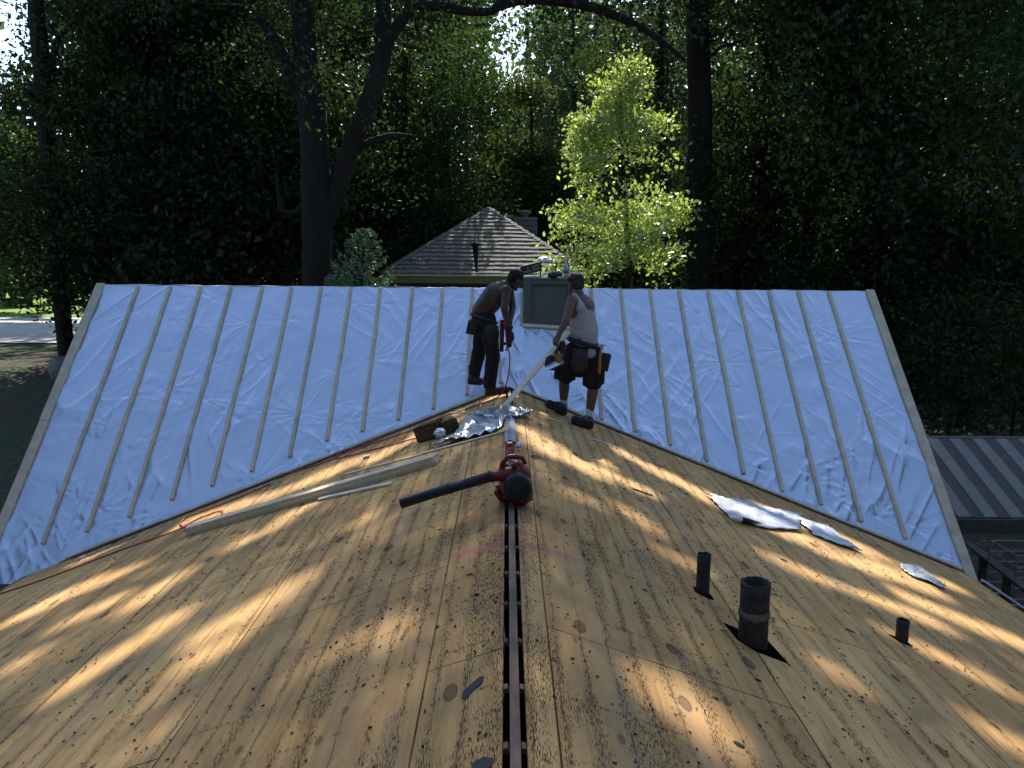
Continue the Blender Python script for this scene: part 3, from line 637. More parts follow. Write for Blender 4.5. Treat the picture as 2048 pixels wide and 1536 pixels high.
# lath bridging the ridge under the foil heap
a_, b__ = Vector((-.60, 9.35, rz(.6)+.05)), Vector((.30, 8.95, H+.02))
a_ = at(900, 826, 9.0); b__ = at(1060, 826, 8.7); board('board', a_, b__, .035, .016, MT['pale'], 'pale strip lying across the ridge behind the foil heap', N=Vector((0, 0, 1)), lift=0)
board('wood_offcut', roofp(513, 980), roofp(573, 957), .02, .012, MT['pale'], 'slim offcut stick beside the red hose on the left slope', 'offcut')
board('wood_offcut', roofp(423, 1001), roofp(436, 996), .03, .015, MT['pale'], 'tiny pale block near the left valley board', 'offcut')
board('wood_offcut', roofp(728, 918), roofp(741, 914), .04, .025, MT['pine'], 'small square block above the long bundle, middle of left slope', 'offcut')
board('wood_offcut', roofp(1100, 839), roofp(1126, 846), .03, .012, MT['pale'], 'pale chip on the right slope just below the worker in the white top', 'offcut')
board('wood_offcut', roofp(1362, 984), roofp(1372, 988), .03, .015, MT['pine'], 'small wood chip on the right slope near the valley', 'offcut')
board('wood_offcut', roofp(1265, 978), roofp(1305, 992), .03, .006, MT['felt'], 'thin dark splinter on the right slope above the vent pipes', 'splinter')
board('wood_offcut', roofp(160, 1119), roofp(172, 1114), .04, .02, MT['plastic'], 'pale chip on the far left of the plywood near the eave', 'offcut')
board('metal_strip', roofp(1185, 878), roofp(1222, 891), .05, .004, MT['foil_white'], 'white foil strip on the right slope below the shoes', 'strip')
def flake(px, py, pts, label, m=None):
    p = roofp(px, py); s = -1 if p.x < 0 else 1; T = Vector((s, 0, -SF)).normalized()*s; N = NL if s < 0 else NR
    q = [p+T*a*s*s+Vector((0, c, 0))+N*.005 for a, c in pts]; o = MB().prism(q, N, .003).build('felt_scrap', m or MT['felt'], None); return tag(o, label, 'felt scrap')
flake(948, 1378, [(-.045, -.05), (-.03, -.06), (.0, -.01), (.035, .02), (.04, .07), (.02, .075), (-.02, .03), (-.045, .0)], 'torn black felt strip left of the ridge slot near the front')
flake(1477, 1490, [(-.022, .01), (-.01, -.012), (.02, -.015), (.025, .0), (.0, .018)], 'small black felt chip on right slope at the bottom')
flake(1432, 1398, [(-.010, .01), (-.005, -.01), (.010, -.009), (.010, .01)], 'tiny pair of tar specks below the large vent pipe')
flake(1568, 1121, [(-.03, .012), (-.01, -.02), (.02, -.018), (.03, .0), (.0, .03)], 'black crumb of tar between two vent pipes')
flake(1700, 1262, [(-.03, .012), (-.01, -.012), (.03, -.01), (.02, .008)], 'black felt sliver left of the short vent pipe')
flake(967, 1530, [(-.04, .02), (-.03, -.03), (.03, -.03), (.04, .01), (.0, .04)], 'black felt scrap at the bottom edge left of the ridge')

# sheets of scrap foil lying loose
def loose(name, pix, m, label, cat, amp=.03, n=26, lift=.01, curl=None, seed=1, plane='roof'):
    # outline of pixels -> coons patch between two edges
    A, B = pix; A = [roofp(*p) for p in A]; B = [roofp(*p) for p in B]
    def samp(P, t):
        k = t*(len(P)-1); i = min(int(k), len(P)-2); return P[i].lerp(P[i+1], k-i)
    V = []
    for i in range(n):
        t = i/(n-1)
        for j in range(n//2):
            s = j/(n//2-1); V.append(samp(A, t).lerp(samp(B, t), s))
    V = np.array([tuple(v) for v in V]); x, y, z = V.T
    Ts, Ss = np.repeat(np.linspace(0, 1, n), n//2), np.tile(np.linspace(0, 1, n//2), n)
    h = lift+amp*1.6*(1-np.abs(2*fbm(x*5+seed, y*5, None, 3, seed)-1))**2*(.35+.65*np.sin(Ss*math.pi)) + (curl(Ts, Ss) if curl else 0)
    Nn = NL if V[:, 0].mean() < 0 else NR; sgn = 1
    zz = H-np.abs(x)*SF; V = np.stack([x+h*Nn.x, y, zz+h*Nn.z+.003], -1)
    V[:, 2] += rng.uniform(-.4, 1, len(V))*amp*.32; V[:, :2] += rng.uniform(-1, 1, (len(V), 2))*.012
    o = arrmesh(name, V, grid(n, n//2), m, None, False); md = o.modifiers.new('thickness', 'SOLIDIFY'); md.thickness = .002
    return tag(o, label, cat)
loose('foil_scrap', ([(1412, 993), (1475, 1003), (1530, 1017), (1600, 1030)], [(1418, 997), (1460, 1040), (1530, 1060), (1597, 1064)]), MT['foil_white'], 'large crumpled white foil sheet on the right slope beside the marker', 'foil scrap', .022, seed=3)
loose('foil_scrap', ([(1600, 1040), (1650, 1052), (1690, 1085), (1722, 1106)], [(1598, 1046), (1626, 1072), (1680, 1094), (1716, 1104)]), MT['foil_white'], 'narrow white foil tail trailing right from the large crumpled sheet', 'foil scrap', .025, seed=6)
loose('foil_scrap', ([(1800, 1130), (1836, 1134), (1865, 1156), (1889, 1176)], [(1800, 1138), (1826, 1156), (1855, 1166), (1884, 1179)]), foilmat('dull_foil_scrap', .5, (.42, .44, .44), .2, .6), 'dull grey curled foil scrap by the right valley end', 'foil scrap', .015, seed=8)
pa, pb = roofp(1462, 1035, .05), roofp(1525, 1047, .045); mk = empty('marker_pen', pa, 'black and white tapered marker on the large foil scrap', 'marker')
MB().tube([pa, pa.lerp(pb, .1), pa.lerp(pb, .3)], [.012, .022, .026], 12).build('cap', MT['plastic'], mk, True)
MB().tube([pa.lerp(pb, .3), pa.lerp(pb, .6), pa.lerp(pb, 1)], [.027, .02, .003], 12).build('barrel', MT['blk'], mk, True)
# heap of silver foil on the ridge
def heap(A, B, m, label, amp, seed, zf):
    n = 26; NJ = 12; A = [at(*p) for p in A]; B = [at(*p) for p in B]
    def samp(P, t):
        k = t*(len(P)-1); i = min(int(k), len(P)-2); return P[i].lerp(P[i+1], k-i)
    V = []
    for i in range(n):
        for j in range(NJ):
            V.append(samp(A, i/(n-1)).lerp(samp(B, i/(n-1)), j/(NJ-1)))
    V = np.array([tuple(v) for v in V]); x, y, z = V.T; S = np.tile(np.linspace(0, 1, NJ), n)
    h = amp*1.3*fbm(x*5+seed, y*4, None, 2, seed)+amp*.75*rng.uniform(-.5, 1, len(x))
    z2 = np.maximum(z, H-np.abs(x)*SF+.008)+h*zf; V = np.stack([x, y-h*.3, z2], -1)
    V[:, 0] += rng.uniform(-1, 1, len(V))*.012; o = arrmesh('foil_heap', V, grid(n, NJ), m, None, False); md = o.modifiers.new('thickness', 'SOLIDIFY'); md.thickness = .002; return tag(o, label, 'foil')
heap([(860, 903, 8.0), (905, 880, 8.1), (932, 840, 8.7), (985, 824, 9.0), (1010, 822, 9.0)], [(858, 905, 8.05), (915, 888, 7.9), (960, 880, 7.8), (998, 860, 7.8), (1008, 846, 8.0)], MT['foil_crumpled'], 'crumpled silver foil sheet heaped on the left of the ridge', .048, 5, 1.0)
heap([(950, 826, 8.75), (985, 818, 8.8), (1040, 815, 8.8), (1066, 824, 8.7)], [(965, 834, 8.45), (1000, 843, 8.3), (1034, 838, 8.35), (1052, 830, 8.5)], MT['foil_crumpled'], 'upper silver foil flap draped across the ridge top over the heap', .03, 8, 1.0)
crumple('foil_wad', (roofp(1036, 905).x+.01, roofp(1036, 900).y, H+.02), (.03, .04, .03), MT['foil_crumpled'], 'small wad of foil next to the red can', 'foil wad', .4, 21, .8)
crumple('foil_wad', (roofp(882, 872).x, roofp(882, 876).y, roofp(882, 872).z+.05), (.07, .07, .06), MT['foil_crumpled'], 'silver foil wad between the two brown blocks', 'foil wad', .5, 22, .8)
def block(px0, py0, px1, py1, hgt, dep, label):
    a, b2 = roofp(px0, py0), roofp(px1, py1); X = (b2-a).normalized(); N_ = (NL*.8+Vector((0, 0, .3))).normalized(); Yv = N_.cross(X)
    if Yv.y < 0: Yv = -Yv
    c = (a+b2)/2+Yv*dep/2+N_*hgt/2; bb = MB(); bb.box(c, ((b2-a).length, dep, hgt), X, None, N_); o = bb.build('brown_block', MT['brown'], None)
    bm = bmesh.new(); bm.from_mesh(o.data); bmesh.ops.bevel(bm, geom=bm.edges[:], offset=.014, segments=2, affect='EDGES'); bmesh.ops.subdivide_edges(bm, edges=bm.edges[:], cuts=5, use_grid_fill=True)
    for v in bm.verts: v.co += Vector((random.uniform(-.004, .004), random.uniform(-.004, .004), random.uniform(-.004, .004)))
    bm.to_mesh(o.data); bm.free(); return tag(o, label, 'block')
block(833, 888, 879, 876, .17, .22, 'larger brown fibrous block at the left end of the foil heap')
block(889, 872, 920, 860, .14, .2, 'smaller brown fibrous block half covered by the foil heap')
# red air hose
def hose(pts, r=.0065):
    P = [Vector(p) for p in pts]; out = []
    for i in range(len(P)-1):
        p0, p1, p2, p3 = P[max(i-1, 0)], P[i], P[i+1], P[min(i+2, len(P)-1)]
        for k in range(8):
            t = k/8; out.append(.5*((2*p1)+(p2-p0)*t+(2*p0-5*p1+4*p2-p3)*t*t+(3*p1-p0-3*p2+p3)*t**3))
    out.append(P[-1]); return out
hp = [roofp(x, y, .012) for x, y in [(-20, 1193), (60, 1168), (150, 1135), (250, 1097), (350, 1062), (372, 1050), (400, 1036), (440, 1022), (444, 1028), (425, 1042), (385, 1054), (362, 1050), (372, 1036), (430, 1014), (500, 985), (560, 958), (572, 945), (590, 935), (605, 936), (590, 943), (572, 947), (600, 940), (660, 920), (690, 900), (740, 880), (755, 878), (720, 893), (675, 912), (672, 917), (700, 911), (770, 893), (832, 876)]]
b = MB(); b.tube(hose(hp), .0075, 8); hz = b.build('air_hose', MT['hose'], None, True); tag(hz, 'red air hose looping along the left valley over the plywood', 'hose')
hp2 = [roofp(x, y, .014) for x, y in [(690, 912), (730, 892), (790, 872), (835, 855), (880, 836), (920, 822), (950, 812), (975, 803)]]+[at(990, 797, 9.72), at(1003, 788, 9.66), at(1012, 770, 9.62), at(1019, 735, 9.6), at(1019, 710, 9.6), at(1014, 690, 9.6), at(1011, 660, 9.55), at(1010, 635, 9.52)]
MB().tube(hose(hp2), .0075, 8).build('hose_end', MT['hose'], hz, True)

# ------------------------------------------------------------------ leaf blower
bl = empty('leaf_blower', (0.02, 5.3, H), 'dark red leaf blower with long black tube standing on the ridge', 'leaf blower')
YB = 5.30
fc = at(1030, 972, YB); s_ = YB/FPX*1.01
b = MB()
fd = Vector((.05, -1, .12)).normalized()     # fan axis towards camera
b.cap(fc+fd*-.13, .10, fc+fd*-.02, .108, 28)
b.cap(at(1035, 965, YB+.05), .085, at(1040, 985, YB+.06), .09, 24)
b.cap(at(1000, 950, YB-.01), .040, at(1040, 945, YB+.04), .055, 20); b.cap(at(980, 953, YB-.03), .036, at(1010, 950, YB), .042, 20)
b.cap(at(1032, 935, YB+.05), .05, at(1045, 950, YB+.05), .06)
b.skin('housing', MT['red'], bl, .006, 3)
b = MB(); b.tube([at(1003, 945, YB+.01), at(1006, 925, YB), at(1016, 914, YB), at(1030, 913, YB+.01), at(1045, 916, YB+.02), at(1051, 928, YB+.02)], [.023, .019, .018, .018, .017, .016], 14); b.skin('handle', MT['red'], bl, .005, 2)
b = MB(); b.tube([fc+fd*.02+Vector((.012, 0, -.0)), fc+fd*.10+Vector((.012, 0, 0)), fc+fd*.115+Vector((.012, 0, 0))], [.099, .094, .078], 36); b.build('fan_cover', MT['blk'], bl, True)
b = MB()
for k in range(10):
    z_ = -.075+k*.0165; hw = math.sqrt(max(.078**2-z_**2, 0.0001)); u_ = fd.cross(Vector((1, 0, 0))).normalized(); u_ = u_ if u_.z > 0 else -u_
    b.box(fc+fd*.118+Vector((.012, 0, 0))+u_*z_, (hw*2, .006, .005), (1, 0, 0), None, u_)
b.build('fan_grille', MT['blk2'], bl)
t0, t1, t2 = at(985, 952, YB-.04), at(895, 978, YB-.10), at(800, 1008, YB-.16)
d_ = (t1-t0).normalized(); b = MB(); b.tube([t0, t0.lerp(t1, .06), t0.lerp(t1, .07), t1-d_*.03, t1-d_*.028, t1], [.041, .041, .035, .033, .037, .037], 24); b.build('upper_tube', MT['blk'], bl, True)
b = MB(); d2 = (t2-t1).normalized(); b.tube([t1, t1+d2*.02, t2, t2, t2-d2*.05], [.034, .033, .032, .027, .026], 24, cap=False); b.build('lower_tube', MT['blk'], bl, True)
b = MB(); b.cap(at(994, 985, YB), .022, at(1003, 1000, YB), .018); b.cap(at(996, 975, YB+.03), .02, at(1000, 992, YB), .02); b.skin('foot', MT['red'], bl, .005, 2)
b = MB(); b.cap(at(1012, 1000, YB+.02), .02, at(1060, 998, YB+.06), .018); b.cap(at(1057, 985, YB+.06), .018, at(1060, 998, YB+.06), .018); b.skin('base', MT['blk2'], bl, .006, 2)
b = MB(); b.tube([at(1028, 936, YB-.02), at(1030, 928, YB-.02)], .014, 12); b.build('trigger', MT['blk'], bl, True)
# soda can
cp = at(1019, 914, 6.56); can = empty('soda_can', cp, 'red drink can with white script standing on the ridge behind the leaf blower', 'drink can'); cz = rz(0)+.006
b = MB(); b.tube([(cp.x, cp.y, cz+z_) for z_ in (0, .006, .012, .102, .112, .117)], [.024, .030, .033, .033, .028, .026], 28); b.build('can_body', mat('red_can', (.42, .02, .02), .35), can, True)
MB().tube([(cp.x, cp.y, cz+.117), (cp.x, cp.y, cz+.121)], .026, 24).build('can_rim', MT['steel'], can, True)
b = MB()
def cpt(u, v): a = -math.pi/2+u/.0336; return Vector((cp.x+.0336*math.cos(a), cp.y+.0336*math.sin(a), cz+v))
for c0 in (-.02, .004):
    b.tube([cpt(c0+.009+.009*math.cos(a), .066+.017*math.sin(a)) for a in np.linspace(.7, 5.4, 14)], .0022, 6)
b.tube([cpt(-.026+.052*t, .036+.007*math.sin(t*6)) for t in np.linspace(0, 1, 14)], .0022, 6)
b.build('script_mark', MT['plastic'], can, True)

# ------------------------------------------------------------------ people
def head(b, c, f, u, s=1.0):
    f = Vector(f).normalized(); u = Vector(u); u = (u-f*u.dot(f)).normalized(); r = f.cross(u)
    c = Vector(c)
    P = lambda a, b_, d: c+f*a*s+r*b_*s+u*d*s
    b.ell(P(-.01, 0, .03), (.095*s, .075*s, .088*s), f, u); b.ell(P(.022, 0, -.04), (.066*s, .056*s, .062*s), f, u)
    b.cap(P(.082, 0, .012), .011*s, P(.098, 0, -.02), .015*s); b.ell(P(.072, 0, -.088), (.022*s, .026*s, .018*s), f, u)
    b.ell(P(.083, 0, -.052), (.012*s, .024*s, .010*s), f, u); b.ell(P(.08, 0, .036), (.014*s, .05*s, .010*s), f, u)
    for q in (-1, 1): b.ell(P(.0, q*.078, -.01), (.018*s, .010*s, .03*s), f, u)
    return P
def hand(b, wrist, knuck, pn, curl, s=1.0, side=1):
    # palm from wrist to knuckles, five curling fingers, palm facing pn
    wrist, knuck = Vector(wrist), Vector(knuck); d = (knuck-wrist).normalized(); pn = Vector(pn); pn = (pn-d*pn.dot(d)).normalized(); a = d.cross(pn)*side
    for k in (-1.2, -.4, .4, 1.2): b.cap(wrist+a*.014*k*s, .017*s, knuck+a*.020*k*s, .013*s, 10, 3)
    for k, ln in zip((-1.5, -.5, .5, 1.5), (.070, .080, .074, .058)):
        p = knuck+a*.0205*k*s; dd = d.copy(); an = curl*.45
        for j, fr in enumerate((.45, .32, .23)):
            dd = (d*math.cos(an)+pn*math.sin(an)); q = p+dd*ln*fr*s; b.cap(p, .0098*s, q, .0088*s, 8, 3); p = q; an += curl*.55
    p = wrist.lerp(knuck, .35)-a*.03*s; q = p+(d*.6-a*.55+pn*.5).normalized()*.04*s; b.cap(p, .013*s, q, .011*s, 8, 3); b.cap(q, .011*s, q+(d*.8+pn*.5).normalized()*.03*s, .0095*s, 8, 3)

# -- worker A: shirtless, bending to the right
A = empty('person', roofp(985, 792), 'shirtless worker in dark jeans and tool belt bending over on the ridge with a nailer', 'person')
def J(px, py, Y): return at(px, py, Y)
hipR, hipL = J(977, 655, 9.86), J(966, 652, 10.04); knR, knL = J(986, 712, 9.80), J(957, 708, 10.12); anR, anL = J(979, 776, 9.86), J(948, 752, 10.16)
pel, wst, chs, nck = J(968, 641, 9.95), J(965, 622, 9.95), J(991, 590, 9.9), J(1012, 571, 9.86)
shR, shL = J(1013, 581, 9.74), J(1018, 577, 10.02); elR, elL = J(1009, 617, 9.62), J(1025, 614, 9.98); wrR, wrL = J(1014, 644, 9.6), J(1020, 645, 9.82)
hd = J(1031, 560, 9.84)
b = MB()
b.cap(pel, .135, wst, .128); b.cap(wst, .128, chs, .15); b.ell(chs+Vector((.02, .0, .0)), (.13, .175, .17), (1, 0, -.35), (0, 0, 1)); b.cap(chs, .14, nck-Vector((.02, 0, .03)), .095)
b.cap(shR, .068, chs, .11); b.cap(shL, .068, chs, .11); b.cap(nck, .062, hd+Vector((-.03, 0, -.01)), .055)
b.cap(shR, .06, elR, .046); b.cap(elR, .046, wrR, .031); b.cap(shL, .058, elL, .044); b.cap(elL, .044, wrL, .03)
hand(b, wrR, wrR+Vector((.015, .01, -.075)), (.3, .9, 0), 1.5, 1, 1); hand(b, wrL, wrL+Vector((-.02, -.03, -.07)), (-.3, -.9, 0), 1.4, 1, -1)
fA = (.80, .35, -.62); PA = head(b, hd, fA, (.5, .1, .8), 1.0)
b.cap(hipR, .08, knR, .06); b.cap(knR, .06, anR, .045); b.cap(hipL, .08, knL, .06); b.cap(knL, .06, anL, .045); b.cap(pel, .12, hipR, .08); b.cap(pel, .12, hipL, .08)
bodyA = b.skin('body', MT['skinA'], A, .0065, 5)
b = MB(); b.ell(PA(-.022, 0, .042), (.097, .083, .088), fA, (.5, .1, .8)); b.ell(PA(-.05, 0, .0), (.062, .074, .07), fA, (.5, .1, .8)); b.skin('hair', MT['hairA'], A, .006, 2, .008)
for q in (-1, 1): MB().ell(PA(.084, q*.03, .014), (.009, .011, .007)).build('eye', MT['blk'], A, True)
b = MB(); b.cap(J(966, 632, 9.95), .142, pel, .15); b.ell(pel+Vector((-.03, 0, -.05)), (.145, .175, .15)); b.cap(hipR, .108, knR, .088); b.cap(knR, .086, anR+Vector((0, 0, .03)), .076); b.cap(hipL, .105, knL, .088); b.cap(knL, .086, anL+Vector((0, 0, .02)), .074); b.cap(pel, .13, hipR, .105); b.cap(pel, .13, hipL, .105)
for k in range(4): b.ell(anR+Vector((0, 0, .02+.035*k)), (.078+.006*(k % 2), .078, .022)); b.ell(anL+Vector((0, 0, .02+.035*k)), (.076+.006*(k % 2), .076, .022))
b.skin('jeans', MT['jeans'], A, .009, 3, .022)
for an, toe, heel in ((anR, J(1012, 779, 9.74), J(976, 792, 9.84)), (anL, J(961, 762, 10.08), J(941, 768, 10.12))):
    b = MB(); b.cap(an+Vector((0, 0, .04)), .062, heel+Vector((.02, 0, .05)), .055); b.cap(heel+Vector((.02, 0, .045)), .05, toe, .043); b.cap(heel+Vector((0, 0, .03)), .04, toe-Vector((0, 0, .01)), .044); b.skin('boot', MT['leather'] if an is anR else MT['blk2'], A, .007, 3)
b = MB(); n_ = 26; Xb = Vector((.82, .30, -.42)).normalized(); cB = J(968, 637, 9.95); ax = Vector((.32, .05, .93)).normalized(); x_ = ax.orthogonal().normalized(); y_ = ax.cross(x_)
b.tube([cB+x_*.158*math.cos(a)+y_*.158*math.sin(a) for a in np.linspace(0, 2*math.pi, n_)], .022, 8, False); b.build('belt', MT['leather'], A, True)
b = MB(); q = J(944, 655, 9.86); b.box(q, (.12, .07, .17), (.95, .1, -.2), None, (.2, 0, 1)); b.box(q+Vector((.02, -.03, -.02)), (.09, .05, .12), (.95, .1, -.2), None, (.2, 0, 1)); b.skin('tool_pouch', MT['leather'], A, .009, 3)
b = MB(); q = J(984, 668, 9.74); b.ell(q, (.09, .06, .12)); b.box(q+Vector((0, .01, .07)), (.15, .06, .06)); b.skin('tool_pouch', MT['leather'], A, .009, 3, .01)
# nailer held by A
ng = empty('nail_gun', J(1012, 660, 9.6), 'black pneumatic nailer hanging from the shirtless worker\'s hands', 'nail gun')
b = MB(); b.cap(J(1017, 655, 9.60), .042, J(1018, 690, 9.62), .035); b.cap(J(1022, 668, 9.6), .035, J(1023, 677, 9.62), .035); b.cap(J(1008, 648, 9.58), .024, J(1022, 655, 9.6), .026); b.skin('gun_body', MT['blk'], ng, .006, 3)
b = MB(); b.beam(J(1005, 640, 9.60), J(1003, 703, 9.62), .05, .035, (0, -1, 0)); b.beam(J(1003, 690, 9.62), J(1018, 684, 9.62), .03, .03, (0, -1, 0)); b.build('magazine', MT['blk2'], ng, bevel=.004)
b = MB(); b.cap(J(1018, 690, 9.62), .018, J(1012, 700, 9.62), .012); b.build('nose', MT['steel'], ng, True)

# -- worker B: white tank top, black shorts, seen from behind
B = empty('person', roofp(1160, 843), 'worker in white tank top and black shorts seen from behind, holding a board', 'person')
sh1, sh2 = roofp(1131, 829), roofp(1184, 856)
anL, anR = J(1127, 812, 9.62), J(1178, 838, 9.34)
knL, knR = J(1129, 757, 9.5), J(1187, 768, 9.36); hipL, hipR = J(1150, 703, 9.44), J(1183, 706, 9.40)
pel, wst, chs, nck = J(1168, 692, 9.44), J(1168, 664, 9.42), J(1163, 618, 9.42), J(1156, 588, 9.42)
shL, shR = J(1143, 602, 9.30), J(1176, 607, 9.50); elL, elR = J(1132, 641, 9.14), J(1176, 648, 9.72); wrL, wrR = J(1117, 671, 9.08), J(1148, 668, 9.72); hd = J(1149, 568, 9.46)
b = MB()
b.cap(pel, .145, wst, .15); b.cap(wst, .148, chs, .145); b.ell(chs, (.185, .12, .17), (.78, .6, 0), (0, 0, 1)); b.cap(chs, .12, nck-Vector((0, 0, .04)), .085); b.cap(nck, .066, hd+Vector((.02, 0, -.03)), .055)
b.cap(shL, .066, chs, .1); b.cap(shR, .066, chs, .1); b.cap(shL, .060, elL, .045); b.cap(elL, .047, wrL, .03); b.cap(shR, .058, elR, .044); b.cap(elR, .044, wrR, .03)
hand(b, wrL, wrL+(J(1111, 685, 9.06)-wrL).normalized()*.08, (.6, .8, -.2), 1.6, 1.05, 1); hand(b, wrR, wrR+(J(1138, 671, 9.64)-wrR).normalized()*.08, (0, -1, .2), 1.5, 1.05, -1)
fB = (-.72, .66, -.12); PB = head(b, hd, fB, (-.05, 0, 1), 1.03)
b.cap(hipL, .1, knL, .068); b.cap(knL, .064, knL.lerp(anL, .35), .062); b.cap(knL.lerp(anL, .35), .062, anL, .038); b.cap(hipR, .1, knR, .068); b.cap(knR, .064, knR.lerp(anR, .35), .062); b.cap(knR.lerp(anR, .35), .062, anR, .038); b.cap(pel, .13, hipL, .1); b.cap(pel, .13, hipR, .1)
b.skin('body', MT['skinB'], B, .0065, 5)
b = MB(); b.ell(PB(-.022, 0, .048), (.10, .088, .088), fB, (0, 0, 1)); b.ell(PB(-.045, 0, -.01), (.07, .08, .075), fB, (0, 0, 1))
for k in range(26):
    a = random.uniform(-2.4, 2.4); e_ = random.uniform(-.3, 1.2); dv = Vector(fB).normalized()*-math.cos(a)*math.cos(e_)+Vector((.6, .75, 0)).normalized()*math.sin(a)*math.cos(e_)+Vector((0, 0, math.sin(e_)))
    c = PB(-.02, 0, .03)+dv*.086; b.ell(c, (.022, .022, .022), nu=8, nv=6)
b.skin('hair', MT['hairB'], B, .006, 2, .012)
for q in (-1, 1): MB().ell(PB(.086, q*.03, .014), (.009, .011, .007)).build('eye', MT['blk'], B, True)
# tank top: chest and back with open armholes, straps
b = MB(); b.cap(J(1169, 690, 9.43), .155, wst, .163); b.cap(wst, .163, chs-Vector((0, 0, .03)), .15); b.ell(chs-Vector((0, 0, .015)), (.168, .132, .165), (.78, .6, 0), (0, 0, 1)); b.cap(chs, .12, nck-Vector((-.01, 0, .085)), .09)
aL = (J(1150, 592, 9.37), J(1160, 615, 9.30)); aR = (J(1171, 594, 9.47), J(1173, 615, 9.38))
for p0, p1 in (aL, aR): b.cap(p0, .036, p1, .06)
b.cap(shR+Vector((.0, -.02, -.03)), .074, chs, .12)
tk = b.skin('tank_top', MT['tank'], B, .008, 4, .014)
b = MB(); b.ell(pel+Vector((0, .0, .0)), (.178, .165, .12)); b.cap(hipL, .125, knL.lerp(hipL, .12), .105); b.cap(hipR, .125, knR.lerp(hipR, .08), .108); b.cap(pel, .15, hipL, .125); b.cap(pel, .15, hipR, .125)
b.cap(hipL.lerp(hipR, .5)+Vector((0, 0, -.05)), .13, knL.lerp(knR, .5)+Vector((0, 0, .13)), .09)
for (h_, k_) in ((hipL, knL), (hipR, knR)):
    for a in range(10): an = a*math.pi/5; q = k_.lerp(h_, .02)+Vector((math.cos(an)*.11, math.sin(an)*.10, 0)); b.cap(q+Vector((0, 0, .14)), .02, q+Vector((0, 0, random.uniform(-.02, .01))), .018, 8, 3)
b.skin('shorts', MT['shorts'], B, .009, 3, .02)
for an, kn in ((anL, knL), (anR, knR)): b = MB(); b.cap(an.lerp(kn, .30), .048, an, .047); b.skin('sock', MT['sock'], B, .006, 2, .006)
for an, toe, heel in ((anL, J(1098, 806, 9.52), J(1128, 826, 9.56)), (anR, J(1149, 838, 9.22), J(1181, 853, 9.26))):
    b = MB(); b.cap(an+Vector((0, 0, -.0)), .052, heel+Vector((-.01, 0, .05)), .05); b.cap(heel+Vector((-.005, 0, .04)), .048, toe, .042); b.cap(an, .05, heel.lerp(toe, .55)+Vector((0, 0, .03)), .045); so_ = b.skin('shoe', MT['blk'], B, .006, 3)
    b = MB(); b.cap(heel+Vector((-.005, 0, .012)), .045, toe+Vector((0, 0, -.028)), .040); b.skin('sole', MT['felt'], so_, .006, 2)
    for k in range(4): c = an.lerp(toe, .3+.14*k)+Vector((0, -.03, .045-.008*k)); b = MB(); b.beam(c+Vector((-.03, -.012, -.012)), c+Vector((.03, -.012, -.012)), .007, .006, (0, -1, .6)); b.build('lace', MT['sock'] if k < 1 else MT['felt'], so_)
b = MB(); cB = J(1170, 686, 9.43)
b.tube([cB+Vector((.185*math.cos(a), .17*math.sin(a), -.05*math.cos(a))) for a in np.linspace(0, 2*math.pi, 30)], .03, 8, False); b.build('belt', MT['blk2'], B, True)
b = MB(); q = J(1160, 724, 9.22); b.ell(q, (.10, .07, .125)); b.box(q+Vector((0, .02, .10)), (.17, .07, .10), (1, 0, -.1)); b.skin('tool_pouch', MT['leather'], B, .008, 3, .014)
b = MB(); q = J(1210, 724, 9.32); b.box(q, (.10, .09, .20), (1, 0, -.25)); b.skin('tool_pouch', MT['leather'], B, .008, 3, .012)
b = MB(); b.box(J(1155, 683, 9.24), (.08, .03, .06), (1, 0, .1)); b.build('belt_pad', MT['felt'], B, bevel=.008)
# shirt tail below the belt
b = MB(); b.ell(J(1182, 706, 9.29), (.06, .03, .065)); b.skin('shirt_tail', MT['tank'], B, .007, 3)
hm = empty('hammer', J(1200, 700, 9.2), 'orange handled hammer hanging on the belt of the worker in the white top', 'hammer')
MB().cap(J(1201, 706, 9.20), .017, J(1198, 745, 9.18), .02, 12, 3).build('grip', MT['yellow'], hm, True)
b = MB(); b.tube([J(1202, 706, 9.2), J(1203, 690, 9.22)], .009, 8); b.tube([J(1196, 693, 9.2), J(1202, 689, 9.22), J(1211, 691, 9.24)], [.013, .015, .008], 10); b.build('claw_head', MT['steel'], hm, True)
sd = MB(); sd.tube([J(1205, 722, 9.24), J(1222, 717, 9.22)], .008, 8); o = sd.build('screwdriver', MT['blk'], None, True); tag(o, 'dark tool handle sticking out of the right pouch of the worker in white', 'hand tool')
o = MB().beam(J(1007, 815, 8.85), J(1139, 662, 9.35), .062, .02, (-.5, -.75, .4)).build('board', MT['pale'], None, bevel=.002); tag(o, 'long pale board held slanting down to the ridge by the worker in white', 'board')
cs = empty('circular_saw', J(1113, 722, 9.12), 'yellow and black circular saw hanging in front of the worker in white', 'circular saw')
b = MB(); b.tube([J(1103, 725, 9.18), J(1105, 726, 9.13)], .085, 26); b.build('blade_guard', MT['felt'], cs, True)
b = MB(); b.cap(J(1112, 705, 9.12), .03, J(1117, 722, 9.12), .034); b.cap(J(1117, 722, 9.12), .03, J(1123, 708, 9.12), .018); b.skin('saw_body', MT['yellow'], cs, .006, 3)
b = MB(); b.cap(J(1125, 700, 9.12), .045, J(1125, 688, 9.12), .04); b.skin('battery', MT['blk'], cs, .006, 2)
b = MB(); b.cap(J(1112, 705, 9.1), .018, J(1118, 692, 9.1), .018); b.skin('handle', MT['blk'], cs, .006, 2)
b = MB(); b.beam(J(1091, 736, 9.1), J(1126, 720, 9.1), .10, .006, (.2, -.5, .9)); b.build('base_plate', MT['steel'], cs)

